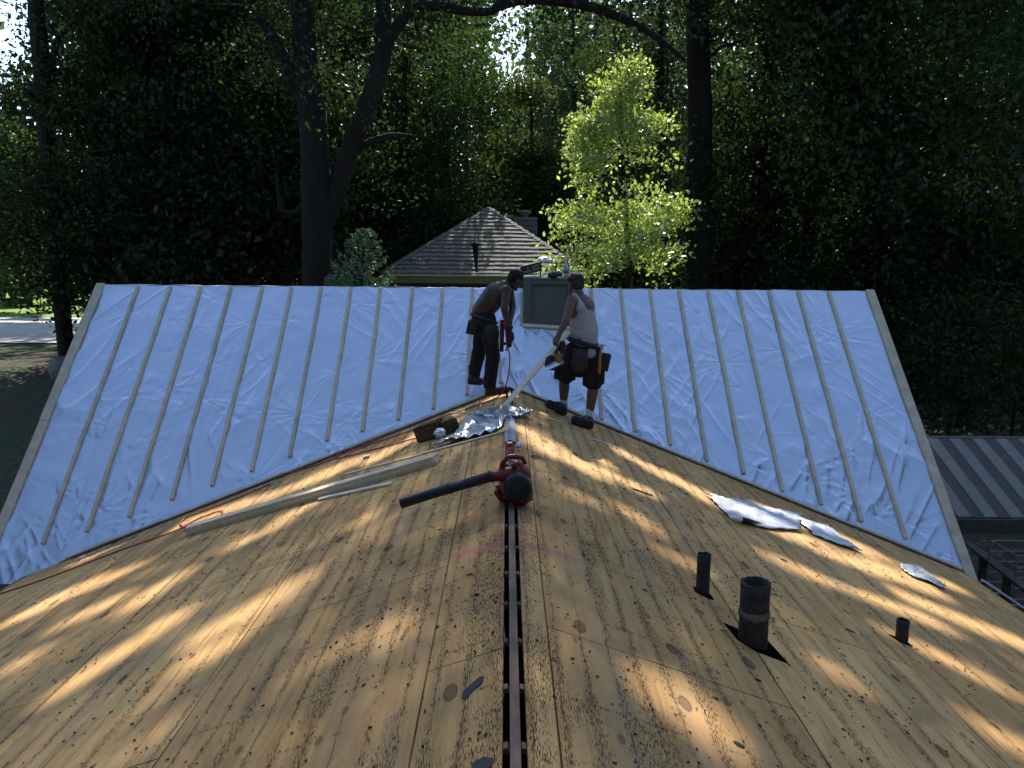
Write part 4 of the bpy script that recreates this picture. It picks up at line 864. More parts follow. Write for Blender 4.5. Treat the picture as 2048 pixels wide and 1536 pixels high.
# ------------------------------------------------------------------ neighbour's house
nbh = empty('neighbour_house', (-.8, 33, gz(-.8, 33)), 'brick house with a dark shingled hip roof beyond the foil roof', 'house')
E0, E1 = at(762, 549, 30), at(1175, 553, 30); EZn = (E0.z+E1.z)/2; PKx = at(978, 420, 34.2).x; xc = PKx; hw_ = 4.55
E0x, E1x = xc-hw_+.15, xc+hw_-.15; y0 = 30.0; pk = Vector((xc, 34.3, at(978, 419, 34.3).z)); slope = (pk.z-EZn)/(pk.y-y0)
E0x, E1x = E0.x, pk.x*2-E0.x
b = MB(); Zg = float(gz(-1, 30))-.3
b.box(((E0x+E1x)/2, y0+.5+5, (Zg+EZn-.12)/2), (E1x-E0x-1.0, 10, EZn-.12-Zg)); b.build('wall', MT['brick'], nbh)
rows = 17; b = MB(); Nn = Vector((0, -slope, 1)).normalized()
for r_ in range(rows):
    t0_, t1_ = r_/rows, (r_+1)/rows; ya, yb = y0+(pk.y-y0)*t0_, y0+(pk.y-y0)*t1_; za, zb_ = EZn+(pk.z-EZn)*t0_, EZn+(pk.z-EZn)*t1_
    xa, xb = E0x+(pk.x-E0x)*t0_, E1x+(pk.x-E1x)*t0_; x = xa+.02
    while x < xb-.02:
        wd_ = min(random.uniform(.22, .34), xb-x); lf = random.uniform(.05, .062); dr = random.uniform(0, .02)
        b.box(((x+wd_/2), (ya+yb)/2-dr, (za+zb_)/2+lf-.01-dr*slope), (wd_-.008, (yb-ya)/Nn.z*.93, .06), (1, 0, 0), None, (0, -slope*.72, 1)); x += wd_
rf = b.build('roof', MT['tile'], nbh)
b = MB(); bp_ = Vector((pk.x, pk.y+5, pk.z)); e = [Vector((E0x, y0, EZn)), Vector((E1x, y0, EZn)), Vector((E1x, y0+13, EZn)), Vector((E0x, y0+13, EZn))]
b.add([*e, pk, bp_], [(0, 1, 4), (1, 2, 5, 4), (2, 3, 5), (3, 0, 4, 5)]); b.build('roof_underlay', MT['tiledark'], rf)
b = MB()
for ee in (e[0], e[1]):
    n_ = 34
    for k in range(n_):
        a, c = ee.lerp(pk, k/n_), ee.lerp(pk, (k+1.15)/n_); b.beam(a+Vector((0, 0, .07)), c+Vector((0, 0, .055)), .17, .04, (0, -.4, 1))
b.build('hip_cap', mat('hip_shingle', (.19, .18, .17), .9, var=.3), rf)
b = MB(); b.box(((E0x+E1x)/2, y0-.05, EZn-.01), (E1x-E0x, .12, .07)); b.build('gutter', MT['gutter'], nbh, bevel=.01)
b = MB(); b.box(((E0x+E1x)/2, y0+.1, EZn-.17), (E1x-E0x-.05, .22, .24)); b.box((E0x+.45, y0+.42, EZn-.9), (.12, .1, 1.6)); b.build('fascia', MT['soffit'], nbh)
pb_, pt_ = at(953, 545, 29.8), at(950, 476, 29.8); fin = MB()
fin.tube([pb_, pb_.lerp(pt_, .55), pb_.lerp(pt_, .78), pb_.lerp(pt_, .79), pb_.lerp(pt_, .84), pb_.lerp(pt_, .86), pt_], [.03, .09, .12, .19, .19, .04, .03], 10); o = fin.build('roof_vent', MT['blk2'], nbh, True)
# sided chimney with caps, behind
c0, c1 = at(1028, 434, 38), at(1075, 434, 38); b = MB(); b.box(((c0.x+c1.x)/2, 38.5, c0.z-1.4), (c1.x-c0.x, 1, 2.8)); chn = b.build('chimney', MT['siding'], nbh)
b = MB()
for k in range(9): b.box(((c0.x+c1.x)/2, 37.99, c0.z-.15-k*.24), (c1.x-c0.x-.06, .03, .018))
b.build('siding_line', MT['tiledark'], chn)
q = at(1051, 432, 38.5); MB().tube([q-Vector((0, 0, .1)), q+Vector((0, 0, .12)), q+Vector((0, 0, .13)), q+Vector((0, 0, .25))], [.14, .14, .3, .22], 12).build('flue_cap', MT['siding'], chn, True)
for px in (1010, 1020):
    q = at(px, 437, 36.5); MB().tube([q-Vector((.15 if px > 1015 else 0, 0, 1.0)), q, q+Vector((0, 0, .02)), q+Vector((0, 0, .14))], [.07, .07, .19, .12], 10).build('vent_cap', MT['siding'], nbh, True)
fh = empty('far_house', at(905, 430, 62), 'far house showing a sliver of tan roof left of the brick house peak', 'house')
q = [at(890, 424, 60), at(925, 405, 60), at(938, 400, 60), at(915, 424, 60)]; q2 = at(915, 424, 60)
b = MB(); b.prism([at(886, 425, 58), at(922, 424, 58), at(945, 404, 63), at(914, 405, 63)], (0, -.5, 1), .2); b.build('roof', mat('tan_shingle', (.42, .35, .28), .9, var=.2), fh)
b = MB(); a0 = at(903, 424, 59.5); b.box((a0.x+1.2, 62, (a0.z-.2+2.5)/2), (3.6, 4.5, a0.z-.2-2.5)); b.build('wall', MT['brick'], fh)

# ------------------------------------------------------------------ carport, rails, odds and ends
cp0 = empty('carport', (9.5, 13, 0), 'low grey carport with striped metal roof right of the foil roof', 'carport')
za, zb_ = 2.2, 3.0; ya = CAM.y+(atz(1930, 1036, za)).y; yb = atz(1850, 878, zb_).y; x = 6.0; N = Vector((0, -(zb_-za)/(yb-ya), 1)).normalized()
k = 0
bA, bB = MB(), MB()
while x < 14:
    (bA if k % 2 else bB).beam((x+.1, ya, za+(0 if k % 2 else .012)), (x+.1, yb, zb_+(0 if k % 2 else .012)), .20, .02, N); x += .2; k += 1
bA.build('roof_pan', MT['sheddark'], cp0); bB.build('roof_rib', MT['shedlight'], cp0)
MB().box((10, ya-.03, za-.12), (8.1, .04, .22)).build('fascia', MT['sheddark'], cp0)
MB().box((10, yb+.03, zb_+.015), (8.1, .05, .06)).build('ridge_trim', MT['shedlight'], cp0)
for xx in (6.3, 10, 13.6):
    for yy, zz in ((ya+.1, za), (yb-.1, zb_)): MB().box((xx, yy, zz/2-.02), (.1, .1, zz-.02)).build('post', MT['sheddark'], cp0)
rl = empty('deck_railing', atz(1960, 1130, 1.7), 'dark weathered wooden railing below the carport roof', 'railing')
r0_, r1_, r2_ = atz(1895, 1078, 1.9), atz(1925, 1078, 1.9), atz(2090, 1206, 1.9)
mw = mat('weathered_deck_wood', (.085, .072, .06), .9, var=.4)
MB().beam(r0_, r1_, .13, .035, (0, 0, 1)).build('top_rail', mw, rl); MB().beam(r1_, r2_, .13, .035, (0, 0, 1)).build('top_rail', mw, rl)
for t_ in (0, .3, .6, .95):
    q = r1_.lerp(r2_, t_); MB().box((q.x, q.y, q.z/2-.02), (.08, .08, q.z-.04)).build('post', mw, rl)
ck = empty('wire_crate', atz(2040, 1110, 1.2), 'black wire cage at the right edge behind the railing', 'wire cage')
b = MB(); q = atz(2035, 1112, 2.2)
for k in range(5):
    for (a, c) in (((0, 0), (1, 0)), ((0, 0), (0, 1)), ((1, 0), (1, 1)), ((0, 1), (1, 1))): b.tube([q+Vector((a[0]*.8, a[1]*.6, -k*.15)), q+Vector((c[0]*.8, c[1]*.6, -k*.15))], .01, 5)
for (a, c) in ((0, 0), (1, 0), (0, 1), (1, 1), (.5, 0)): b.tube([q+Vector((a*.8, c*.6, 0)), q+Vector((a*.8, c*.6, -2.2))], .012, 5)
b.build('cage', MT['steel'], ck)
# gutter along the right eave with bits of debris
gt = MB()
for k in range(24):
    y = 8.35-k*.3
    gt.tube([(XE_R+.01, y, rz(XE_R)-.02), (XE_R+.10, y-.02, rz(XE_R)-.02), (XE_R+.10, y-.14, rz(XE_R)-.03)], .006, 5)
gt.tube([(XE_R+.105, 8.4, rz(XE_R)-.02), (XE_R+.105, -4, rz(XE_R)-.02)], .012, 6); gt.build('gutter_guard', MT['steel'], house)
for (pa_, pb2, lab) in (((-15, 873), (66, 876), 'upper of two white pipes on the ground left of the foil roof'), ((-15, 913), (48, 921), 'lower of two white pipes on the ground left of the foil roof')):
    o = MB().tube([atz(*pa_, .6), atz(*pb2, .6)], .045, 10).build('white_pipe', MT['plastic'], None, True); tag(o, lab, 'pipe')
sh_ = empty('sawhorse', atz(20, 900, .3), 'wooden sawhorse under the white pipes', 'sawhorse')
q0, q1 = atz(15, 868, .53), atz(8, 930, .53); MB().beam(q0, q1, .09, .06, (0, 0, 1)).build('top_beam', MT['pinegrey'], sh_)
for q in (q0, q1):
    for s in (-1, 1): MB().beam(q+Vector((0, 0, -.03)), (q.x+s*.25, q.y, .02), .06, .03, (0, -1, 0)).build('leg', MT['pinegrey'], sh_)
q = at(124, 735, 25.6); q.z = float(gz(q.x, q.y))
crumple('boulder', (q.x, q.y, q.z+.25), (.4, .4, .42), mat('grey_stone', (.16, .16, .15), .9, var=.3), 'pale grey boulder at the foot of the trunk beside the gable', 'boulder', .12, 3, .9)

# ------------------------------------------------------------------ canopy gaps cut to shape so sunlit patches reach the roof
LIT = []   # (x0,y0,x1,y1,halfwidth)
def lit(a, b_, w_): p, q = roofp(*a), roofp(*b_); LIT.append((p.x, p.y, q.x, q.y, w_))
for a, b_, w_ in [((345, 1238), (120, 1385), .10), ((350, 1235), (250, 1300), .10), ((570, 1182), (400, 1275), .11), ((350, 1155), (260, 1212), .13), ((710, 922), (590, 975), .24), ((560, 985), (370, 1045), .20),
                  ((90, 1135), (10, 1175), .16), ((320, 1045), (180, 1110), .20), ((180, 1165), (40, 1235), .14), ((280, 1130), (200, 1165), .10), ((640, 998), (560, 1040), .08), ((800, 888), (750, 915), .16), ((560, 1050), (470, 1090), .08),
                  ((230, 1200), (130, 1245), .08), ((90, 1300), (10, 1340), .08), ((470, 1280), (380, 1320), .06), ((740, 1020), (720, 1050), .05), ((785, 1255), (770, 1290), .05), ((980, 800), (1030, 790), .10), ((920, 824), (945, 818), .10), ((845, 862), (885, 852), .16),
                  ((1050, 860), (1130, 905), .13), ((1080, 890), (1200, 950), .13), ((1180, 905), (1225, 935), .05), ((1045, 805), (1100, 828), .13), ((1190, 935), (1300, 985), .10), ((1240, 905), (1330, 950), .16), ((1330, 950), (1440, 1005), .16),
                  ((1430, 1000), (1640, 1095), .26), ((1640, 1095), (1830, 1165), .26), ((1560, 1030), (1740, 1100), .20), ((1740, 1110), (1980, 1200), .16), ((1530, 1110), (1700, 1180), .11), ((1700, 1180), (1880, 1250), .11), ((1830, 1200), (2050, 1290), .16), ((1860, 1300), (2060, 1400), .11), ((1780, 1270), (1870, 1310), .07),
                  ((1340, 1110), (1400, 1135), .06), ((1235, 1010), (1310, 1060), .06), ((1340, 1390), (1400, 1450), .11), ((1990, 1465), (2060, 1500), .08), ((1640, 1330), (1700, 1360), .04), ((1150, 990), (1200, 1010), .06), ((730, 1270), (600, 1330), .03)]:
    lit(a, b_, w_)
LIT += [(-7, 10.9, 6.5, 11.0, .0)]
S_ = np.array(SUN)
def cull(P):
    x, y, z = P.T; keep = np.ones(len(P), bool)
    # shadow point on the plywood roof
    t = (z-(H-np.abs(x)*SF))/S_[2]
    for _ in range(3): xx = x-S_[0]*t; t = (z-(H-np.abs(xx)*SF))/S_[2]
    xx, yy = x-S_[0]*t, y-S_[1]*t; jit = (fbm(xx*3.1, yy*1.8, None, 3, 3)-.45)
    pen = np.tan(.0046)*t*.9; best = np.full(len(P), 9.)
    for (a0, b0, a1, b1, w_) in LIT:
        dx, dy = a1-a0, b1-b0; L2 = dx*dx+dy*dy+1e-9; s = np.clip(((xx-a0)*dx+(yy-b0)*dy)/L2, 0, 1)
        d = np.sqrt((xx-a0-s*dx)**2+((yy-b0-s*dy)*.8)**2)-w_*.82+jit*.22*np.minimum(1, w_/.1); best = np.minimum(best, d) if w_ > 0 else best
    onroof = (yy > -5) & (yy < AY-np.abs(xx)*SF/SB+.05) & (xx > XE_L-.5) & (xx < XE_R+.5)
    keep &= ~(onroof & (best < pen*.3))
    # leaves dropped along the sun's path so the young tree is sunlit
    z24 = z-(y-24)*S_[2]/S_[1]; rnd = vnoise(x*.9, z24*.9, y*.0, 44)
    keep &= ~((y > 24.5) & (x > .6+rnd) & (x < 4.7+rnd*.8) & (z24 > 4.5) & (z24 < 13.3) & (rnd < .85))
    # leaves dropped so the driveway and the lawn beyond lie in the sun
    tg = (z-2.8)/S_[2]; gx_, gy_ = x-S_[0]*tg, y-S_[1]*tg
    keep &= ~((gx_ > -48) & (gx_ < -11) & (gy_ > 35.5) & (gy_ < 74) & (fbm(gx_*.5, gy_*.5, None, 2, 12) > .3+.25*(gy_ < 42)))
    # nothing grows into the house, its open sky, or the view between the workers and the camera
    keep &= ~((y < 14) & (np.abs(x) < 7) & (z < 13)); keep &= ~((y < 17.5) & (x > -6.0) & (x < 5.6)); keep &= ~((y < 16.5))
    return P[keep]
def leaves(name, P, size, m, parent, upb=.4, asp=.55):
    n = len(P); s = size*rng.uniform(.65, 1.3, n)
    nr = rng.normal(size=(n, 3)); nr[:, 2] += upb*np.sign(rng.normal(size=n)+1.2); nr /= np.linalg.norm(nr, axis=1)[:, None]
    a = np.cross(nr, rng.normal(size=(n, 3))); a /= np.linalg.norm(a, axis=1)[:, None]; b_ = np.cross(nr, a)
    V = np.stack([P-a*s[:, None]*.5, P+b_*s[:, None]*asp*.5-a*s[:, None]*.06, P+a*s[:, None]*.5, P-b_*s[:, None]*asp*.5-a*s[:, None]*.06], 1).reshape(-1, 3)
    F = np.arange(n*4).reshape(-1, 4); return arrmesh(name, V, F, m, parent)
def blobpts(bl, ncl, per, sd, hole=.33, seed=0):
    out = []; W = np.array([q[6] if len(q) > 6 else q[3]*q[4]*q[5] for q in bl], float); W /= W.sum()
    for q, w_ in zip(bl, W):
        n = max(3, int(ncl*w_)); d = rng.normal(size=(n, 3)); d /= np.linalg.norm(d, axis=1)[:, None]; r = rng.uniform(0, 1, n)**.42
        out.append(np.array(q[:3])+d*r[:, None]*np.array(q[3:6]))
    C = np.concatenate(out); nz = fbm(C[:, 0]*.55, C[:, 1]*.55, C[:, 2]*.75, 2, seed); C = C[nz > hole]
    cnt = rng.poisson(per, len(C)); P = np.repeat(C, cnt, 0); P = P+rng.normal(size=P.shape)*np.array([sd, sd, sd*.55]); return P, C
def limbs(mb, top, C, r, n, base_pts):
    # boughs from the trunk out to foliage clumps
    if len(C) == 0: return
    idx = rng.choice(len(C), min(n, len(C)), replace=False)
    for i in idx:
        e = Vector(C[i]); s = min(base_pts, key=lambda p: (p-e).length+max(0, p.z-e.z+.5)*1.5); d = e-s
        if d.length < .4 or d.length > 9: continue
        md_ = s.lerp(e, .5)+Vector((random.uniform(-.3, .3), random.uniform(-.3, .3), d.length*.08)); q1_ = s.lerp(md_, .5)+Vector((0, 0, .08*d.length))
        rr = r*min(1, .28+d.length*.04); mb.tube([s, q1_, md_, md_.lerp(e, .5)+Vector((0, 0, .1)), e], [rr, rr*.8, rr*.55, rr*.35, rr*.1], 6, False)
def tree(name, label, pts, radii, bl, ncl, per, sd, size, m, bark, group=None, nl=16, extra=None, hole=.33, seed=0, cat='tree', crown='crown', pts_add=None, cullf=True):
    base = Vector(pts[0]); base.z = float(gz(base.x, base.y))-.1
    o = empty(name, base, label, cat, group); pts = [base]+[Vector(p) for p in pts[1:]]
    sp = hose(pts); rs = np.interp(np.linspace(0, 1, len(sp)), np.linspace(0, 1, len(radii)), radii); rs = [r*(1+.35*math.exp(-i*.8)) for i, r in enumerate(rs)]
    mb = MB(); mb.tube(sp, rs, 14, noise=.05); bp = [p for p in sp[len(sp)//4:]]
    for (lp, lr) in (extra or []):
        q = hose([Vector(p) for p in lp]); mb.tube(q, list(np.interp(np.linspace(0, 1, len(q)), np.linspace(0, 1, len(lr)), lr)), 12, noise=.04); bp += q[len(q)//3:]
    P, C = blobpts(bl, ncl, per, sd, hole, seed)
    if pts_add is not None: P = np.concatenate([P, pts_add])
    if cullf: P = cull(P); C = cull(C)
    limbs(mb, None, C, min(radii[0]*.5, .16), nl, bp)
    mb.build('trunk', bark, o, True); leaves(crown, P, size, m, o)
    return o
# high canopy out of view, shaped to shade the roof: leaves strung along the sun's rays above the treeline
def canopy(x0, x1, n, y0=-2.2, y1=12.3):
    tx = rng.uniform(x0, x1, n); ty = rng.uniform(y0, y1, n)
    Y = rng.uniform(20.5, 28.5, n); t = (Y-ty)/S_[1]; P = np.stack([tx+S_[0]*t, Y, H-.6+S_[2]*t], -1)
    return P
CN = 72000
def A_(px, py, Y): return at(px, py, Y)
YO = 22.0
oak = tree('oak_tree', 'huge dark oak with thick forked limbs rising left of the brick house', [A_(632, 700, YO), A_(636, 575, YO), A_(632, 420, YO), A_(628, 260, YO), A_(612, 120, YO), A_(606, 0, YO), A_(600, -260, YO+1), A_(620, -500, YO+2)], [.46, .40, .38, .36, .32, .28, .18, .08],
     [(-4.5, 24, 19, 5, 4, 5), (-9, 23, 14, 3, 3, 3), (-6.8, 23.5, 11.5, 3.2, 2.2, 2.6), (-2.5, 22.6, 12.3, 2.2, 1.6, 1.6), (-6.0, 24, 9, 2.6, 1.6, 1.8), (-3.6, 23.5, 8.6, 1.3, 1.2, 1.6), (2.6, 22.5, 14.9, 2.2, 2, 1.4), (-4.6, 20.6, 10.2, 2.4, .9, 1.8), (-3.2, 20.6, 12.4, 1.8, .9, 1.1), (-7.2, 20.8, 12.4, 2.2, 1, 2.0)], 1900, 18, .34, .135, MT['leaf'], MT['bark'], nl=26,
     extra=[([A_(640, 460, YO), A_(672, 385, YO), A_(705, 285, YO-.3), A_(742, 190, YO-.5), A_(765, 110, YO-.5), A_(768, 40, YO-.4), A_(764, -40, YO), A_(770, -220, YO)], [.26, .24, .25, .24, .22, .19, .17, .08]),
            ([A_(766, 105, YO-.5), A_(790, 60, YO-.5), A_(822, 22, YO-.5), A_(870, 12, YO-.6), A_(930, 22, YO-.6), A_(985, 22, YO-.6), A_(1000, 0, YO-.6), A_(1040, -60, YO-.6)], [.16, .15, .135, .12, .11, .09, .08, .04]),
            ([A_(985, 18, YO-.6), A_(1060, -2, YO-.6), A_(1180, 14, YO-.5), A_(1290, 60, YO-.3), A_(1370, 120, YO)], [.10, .13, .12, .09, .04]),
            ([A_(628, 250, YO), A_(590, 170, YO), A_(545, 70, YO-.3), A_(500, 20, YO-.5), A_(470, -30, YO-.5)], [.2, .18, .14, .12, .1]),
            ([A_(640, 420, YO), A_(615, 405, YO), A_(590, 425, YO), A_(560, 420, YO)], [.12, .1, .09, .05]),
            ([A_(690, 320, YO), A_(730, 290, YO-.3), A_(780, 272, YO-.6), A_(832, 272, YO-.6)], [.12, .10, .08, .03])], pts_add=canopy(-6.6, .8, CN))
ivy = tree('ivy_clad_tree', 'dark ivy covered trunk standing right of the sunlit young tree', [A_(1398, 700, 25), A_(1398, 560, 25), A_(1396, 400, 25), A_(1400, 240, 25), A_(1396, 60, 25), A_(1400, -200, 25), A_(1390, -560, 25)], [.42, .40, .38, .36, .32, .2, .08],
     [(3.4, 25, 19.5, 4, 3.5, 5), (5.6, 25, 8, .75, .7, 5, 20), (7.5, 24, 13.5, 2.6, 2.4, 2.4), (6.6, 23.2, 13.6, 2.2, 1.5, 1.4)], 1300, 17, .32, .15, MT['leafdark'], MT['bark'], nl=22, pts_add=canopy(.4, 6.6, CN))
lt = tree('tall_tree', 'tall slim trunk at the far left with sky behind its top', [A_(138, 740, 27), A_(128, 660, 27), A_(112, 480, 27), A_(96, 300, 27), A_(82, 120, 27), A_(68, -40, 27), A_(60, -300, 27)], [.27, .25, .25, .25, .26, .22, .1],
     [(-18.6, 26.5, 14.3, 1.3, 1.3, .8), (-14, 25.5, 9.2, 3.2, 2.2, 2.8), (-16.4, 25.4, 7.3, 2.4, 1.8, 1.0), (-12.5, 26, 12.6, 2.5, 2, 2.2), (-19, 25.5, 8.6, 2.2, 2, 1.2), (-12.6, 25, 6.9, 2.2, 1.8, 1.5), (-13, 27, 20, 4, 4, 3)], 1500, 17, .33, .15, MT['leaf'], MT['bark'], nl=26, extra=[([A_(98, 180, 27), A_(112, 90, 27), A_(150, 40, 26.6), A_(130, 120, 26.8)][:3], [.12, .1, .05])])
# sunlit young tree
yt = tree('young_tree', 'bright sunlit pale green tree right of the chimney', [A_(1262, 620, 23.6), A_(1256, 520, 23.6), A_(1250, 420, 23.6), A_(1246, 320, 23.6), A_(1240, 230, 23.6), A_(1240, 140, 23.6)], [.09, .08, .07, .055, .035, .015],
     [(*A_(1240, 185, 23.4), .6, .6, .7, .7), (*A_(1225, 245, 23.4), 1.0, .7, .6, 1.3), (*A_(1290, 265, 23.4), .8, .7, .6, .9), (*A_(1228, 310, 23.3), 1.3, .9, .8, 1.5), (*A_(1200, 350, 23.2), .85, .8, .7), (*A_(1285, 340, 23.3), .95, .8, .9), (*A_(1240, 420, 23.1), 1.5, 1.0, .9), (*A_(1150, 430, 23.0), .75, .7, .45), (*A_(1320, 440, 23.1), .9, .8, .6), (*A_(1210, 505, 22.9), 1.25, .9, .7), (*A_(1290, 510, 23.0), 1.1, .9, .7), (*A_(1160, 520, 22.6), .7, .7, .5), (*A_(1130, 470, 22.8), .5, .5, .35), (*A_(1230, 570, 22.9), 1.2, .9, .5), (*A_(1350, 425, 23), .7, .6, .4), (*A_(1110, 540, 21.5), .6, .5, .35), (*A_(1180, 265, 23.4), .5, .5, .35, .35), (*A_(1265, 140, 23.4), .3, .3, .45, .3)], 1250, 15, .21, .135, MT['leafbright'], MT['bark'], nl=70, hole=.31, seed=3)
# cypress-like young conifers
def conifer(name, label, px, py0, py1, Y, R, m):
    b0, tp = at(px, py0, Y), at(px+4, py1, Y); bz = float(gz(b0.x, Y)); o = empty(name, (b0.x, Y, bz), label, 'conifer'); mb = MB(); mb.tube([(b0.x, Y, bz-.1), b0, tp], [.09, .07, .01], 8); P = []; Hh = tp.z-b0.z
    for k in range(int(110)):
        t = random.random()**1.15; z_ = b0.z+(Hh)*t-.0; a = random.uniform(0, 6.283); L_ = R*(1-t)**.75*random.uniform(.7, 1.15)+.12; d = Vector((math.cos(a), math.sin(a), random.uniform(.55, .85))).normalized(); s = Vector((b0.x+(tp.x-b0.x)*t, Y, z_-.35*L_)); e = s+d*L_*1.1
        mb.tube([s, s.lerp(e, .5)+Vector((0, 0, -.03)), e], [.012, .009, .003], 5, False); side = d.cross(Vector((0, 0, 1))).normalized()
        for j in range(int(70*L_)+8):
            u = random.uniform(.15, 1.05); q = s.lerp(e, u)+side*random.gauss(0, .05*(1.15-u))+Vector((0, 0, random.gauss(0, .03))); P.append(tuple(q))
    mb.build('trunk', MT['bark'], o, True); leaves('crown', np.array(P), .10, m, o, .2, .36)
conifer('young_conifer', 'pale green feathery young conifer at the left corner of the brick house', 725, 600, 462, 20.5, .95, MT['needle'])
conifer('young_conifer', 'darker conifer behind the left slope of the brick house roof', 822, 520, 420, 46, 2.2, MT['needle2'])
# forest trees
def simple(label, px, Y, h, r, cx_, m, ncl=700, size=.17, spread=3.2, name='forest_tree', lean=0, bark='bark', zc=None, seed=1, per=24, add=None):
    x = at(px, 520, Y).x; g = float(gz(x, Y)); tops = [(x, Y, g), (x+lean*.3, Y, g+h*.3), (x+lean*.7, Y, g+h*.62), (x+lean, Y, g+h)]
    zc = zc or ([(.50, .9), (.68, .95), (.86, .7)] if px < 0 else None) or [(.20, .8), (.34, 1.0), (.50, 1.0), (.68, .95), (.86, .7)]; bl_ = []
    for f_, s_ in zc:
        for k in range(3): a = random.uniform(0, 6.28); bl_.append((x+lean*f_+math.cos(a)*spread*.55*s_, Y-.7+math.sin(a)*spread*.45*s_, g+h*f_, spread*.75*s_, spread*.7*s_, h*.12))
    return tree(name, label, tops, [r, r*.85, r*.65, .05], bl_, int(ncl*random.uniform(.85, 1.05)), per, .40, size*random.uniform(.8, 1.25), m, MT[bark], 'forest trees behind the house', nl=16, seed=seed, hole=.34, pts_add=add)
FT = [
 ('forest tree between far left trunk and the left edge', -45, 33, 9, .22, 'leaf2', 3.6), ('dense dark tree behind the left gable corner', 205, 29, 17, .25, 'leafdark', 3.4), ('dark tree over the driveway end', 300, 31, 18, .24, 'leaf', 3.6),
 ('slender trunk just right of the driveway gap', 352, 27, 17, .17, 'leafdark', 3.0), ('trunk standing left of the big oak by the ridge', 410, 28, 19, .26, 'leaf', 3.2), ('thin dark trunk nearest the big oak on its left', 462, 26, 16, .2, 'leafdark', 3.0),
 ('leafy tree seen through the oak limbs', 560, 34, 20, .28, 'leaf2', 4.0), ('tree behind the young conifer', 700, 36, 16, .25, 'leaf', 3.6), ('tree behind the fork of the great oak', 800, 38, 20, .26, 'leaf2', 4.2),
 ('green tree above the brick house peak', 890, 44, 17, .25, 'leaf2', 3.6), ('hazy green tree rising behind the sky gap', 1160, 52, 19, .3, 'leaf2', 4.2), ('olive toned tree left of the sunlit young tree', 1085, 45, 13, .18, 'leafyel', 2.4),
 ('tree behind the ivy covered trunk', 1330, 40, 19, .26, 'leaf', 4.0), ('forked dark tree right of the ivy covered trunk', 1500, 27, 19, .26, 'leafdark', 3.6), ('tall dark tree above the carport side', 1600, 30, 20, .3, 'leaf2', 4.0),
 ('broad dark tree right of the gable', 1730, 27, 19, .28, 'leafdark', 4.0), ('green crowned tree in the upper right', 1850, 33, 20, .3, 'leaf2', 4.4), ('dark tree behind the carport roof', 1960, 28, 18, .26, 'leaf', 4.0), ('outer tree at the right edge', 2090, 31, 20, .3, 'leaf', 4.4),
 ('tree at the outer left edge', -130, 34, 10, .28, 'leaf', 3.4)]
for k, (lab, px, Y, h, r, m, spd) in enumerate(FT): simple(lab, px, Y, h, r, None, MT[m], 1750, .19, spd, lean=random.uniform(-.8, .8), seed=k, add=canopy(6.6, 15, 36000, 4, 17) if px == 1600 else None)  # extra leaves added out of view to shade the carport
# understory shrubs in the dark below the crowns
US = [('shrub below the oak on its left', 540, 27, 3.6, 2.6), ('shrub right of the far left trunk', 235, 27, 3.0, 2.4), ('undergrowth between the oak and the young conifer', 672, 29, 4.4, 2.0), ('drooping shrub behind the worker in white', 1330, 28, 4.2, 2.2),
      ('weeping shrub right of the ivy trunk', 1560, 25.5, 5.2, 2.6), ('dark shrub above the right half of the foil roof', 1690, 24.5, 4.6, 2.6), ('shrub at the right gable corner', 1810, 23, 4.6, 2.6), ('leafy understory behind the carport', 1930, 22, 5.0, 2.6), ('shrub at the right picture edge', 2060, 23, 4.6, 2.6), ('shrub left of centre by the trunks', 430, 30, 3.4, 2.4), ('shrub behind the young conifer', 770, 33, 5, 2.4), ('tall shrub above the brick roof', 900, 46, 5, 3.0), ('tall shrub right of the siding chimney', 1110, 41, 6, 2.4)]
for k, (lab, px, Y, h, R) in enumerate(US):
    x = at(px, 520, Y).x; g = float(gz(x, Y))
    tree('shrub', lab, [(x, Y, g), (x, Y, g+h*.4), (x+.2, Y, g+h*.8)], [.07, .05, .02], [(x, Y, g+h*.5, R, R*.7, h*.5), (x+.8, Y-.4, g+h*.75, R*.6, R*.5, h*.35)], 330, 14, .3, .14, MT['leafdark'] if k % 2 else MT['leaf'], MT['bark'], 'shrubs under the trees', nl=10, seed=50+k, cat='shrub')
# far woods reading as one mass
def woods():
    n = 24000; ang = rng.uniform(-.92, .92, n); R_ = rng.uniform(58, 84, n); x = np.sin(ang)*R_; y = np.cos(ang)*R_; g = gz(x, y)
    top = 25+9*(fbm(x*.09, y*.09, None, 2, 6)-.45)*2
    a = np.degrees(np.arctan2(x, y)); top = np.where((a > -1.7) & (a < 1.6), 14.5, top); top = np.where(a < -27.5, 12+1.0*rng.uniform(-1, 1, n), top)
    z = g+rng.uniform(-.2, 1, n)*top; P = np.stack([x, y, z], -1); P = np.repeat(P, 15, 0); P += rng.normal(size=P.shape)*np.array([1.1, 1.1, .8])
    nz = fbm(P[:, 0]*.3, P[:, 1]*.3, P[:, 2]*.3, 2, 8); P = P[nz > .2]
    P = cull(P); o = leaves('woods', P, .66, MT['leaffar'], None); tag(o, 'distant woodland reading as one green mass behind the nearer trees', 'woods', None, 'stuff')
    n = 12000; ang = rng.uniform(-1.0, 1.0, n); R_ = rng.uniform(38, 56, n); x = np.sin(ang)*R_; y = np.cos(ang)*R_; k = (x > -14) | (x < -48); x, y = x[k], y[k]; g = gz(x, y)
    P = np.stack([x, y, g+rng.uniform(0, 1, len(x))**1.3*10.0], -1); P = np.repeat(P, 12, 0); P += rng.normal(size=P.shape)*.7; P = cull(P)
    o = leaves('undergrowth', P[~((P[:, 1] < 46) & (np.abs(P[:, 0]-.4) < 4.5))], .34, MT['leafdark'], None); tag(o, 'low dark undergrowth between the distant trunks', 'undergrowth', None, 'stuff')
woods()
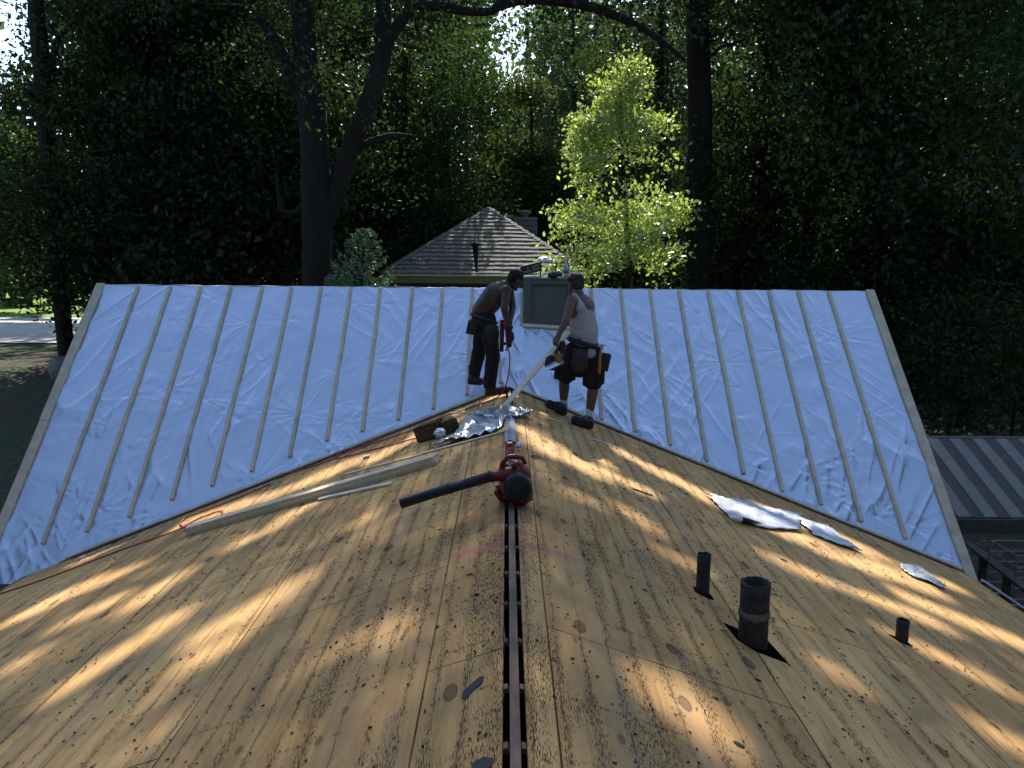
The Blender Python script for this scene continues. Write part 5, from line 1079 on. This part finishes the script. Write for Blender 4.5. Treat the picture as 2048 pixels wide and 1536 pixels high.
def ring():
    n = 5200; ang = rng.uniform(RD(68), RD(292), n); R_ = rng.uniform(17, 27, n); x = np.sin(ang)*R_; y = 3+np.cos(ang)*R_; P = np.stack([x, y, rng.uniform(0, 1, n)*19], -1)
    P = np.repeat(P, 10, 0); P += rng.normal(size=P.shape)*.8; P = P[(P[:, 1] < 12)]
    o = leaves('surrounding_woods', P, .7, MT['leafdark'], None); tag(o, 'dark woods standing round the yard on the other sides of the house', 'woods', None, 'stuff')
ring()
def grit():
    n = 4200; x = rng.uniform(-4.6, 4.6, n); y = rng.uniform(1.6, 9.5, n); k = (y < AY-np.abs(x)*SF/SB-.1) & (np.abs(x) > .06) & (fbm(x*1.4, y*1.4, None, 3, 4) > .36); x, y = x[k], y[k]
    P = np.stack([x, y, H-np.abs(x)*SF+.004], -1); m = len(P); a = rng.uniform(0, 6.28, m); l = rng.uniform(.003, .010, m)*np.where(rng.uniform(0, 1, m) > .95, 1.5, 1)*.85; wd = l*rng.uniform(.25, .7, m)
    sx = np.sign(x); T = np.stack([np.ones(m), np.zeros(m), -SF*sx], -1); Yv = np.tile([0., 1., 0.], (m, 1)); A1 = T*np.cos(a)[:, None]+Yv*np.sin(a)[:, None]; B1 = -T*np.sin(a)[:, None]+Yv*np.cos(a)[:, None]; U1 = np.tile([0, 0, .003], (m, 1))
    c = [P+A1*(i*l)[:, None]+B1*(j*wd)[:, None] for i, j in ((-1, -1), (1, -1), (1, 1), (-1, 1))]; V = np.stack([*c, c[0]+U1, c[1]+U1, c[2]+U1*1.4, c[3]+U1], 1).reshape(-1, 3)
    b0 = np.arange(m)*8; F = np.concatenate([np.stack([b0+q for q in f_], 1) for f_ in ((4, 5, 6, 7), (0, 1, 5, 4), (1, 2, 6, 5), (2, 3, 7, 6), (3, 0, 4, 7))])
    o = arrmesh('roofing_grit', V, F, MT['grit'], None); tag(o, 'crumbs of shingle grit and splinters scattered over the plywood', 'grit', None, 'stuff')
MT['grit'] = mat('felt_crumb', (.03, .027, .025), .9, spec=.1, dark=(.012, .011, .01), vscale=3)
grit()
def litter():
    n = 9000; x = rng.uniform(6, 32, n); y = rng.uniform(15, 38, n); P = np.stack([x, y, gz(x, y)+.14], -1); o = leaves('leaf_litter', P, .14, mat('dry_leaf', (.16, .11, .07), .9, var=.4), None, 3.0); tag(o, 'scattered dry leaves on the wooded slope at the right', 'leaf litter', None, 'stuff')
litter()
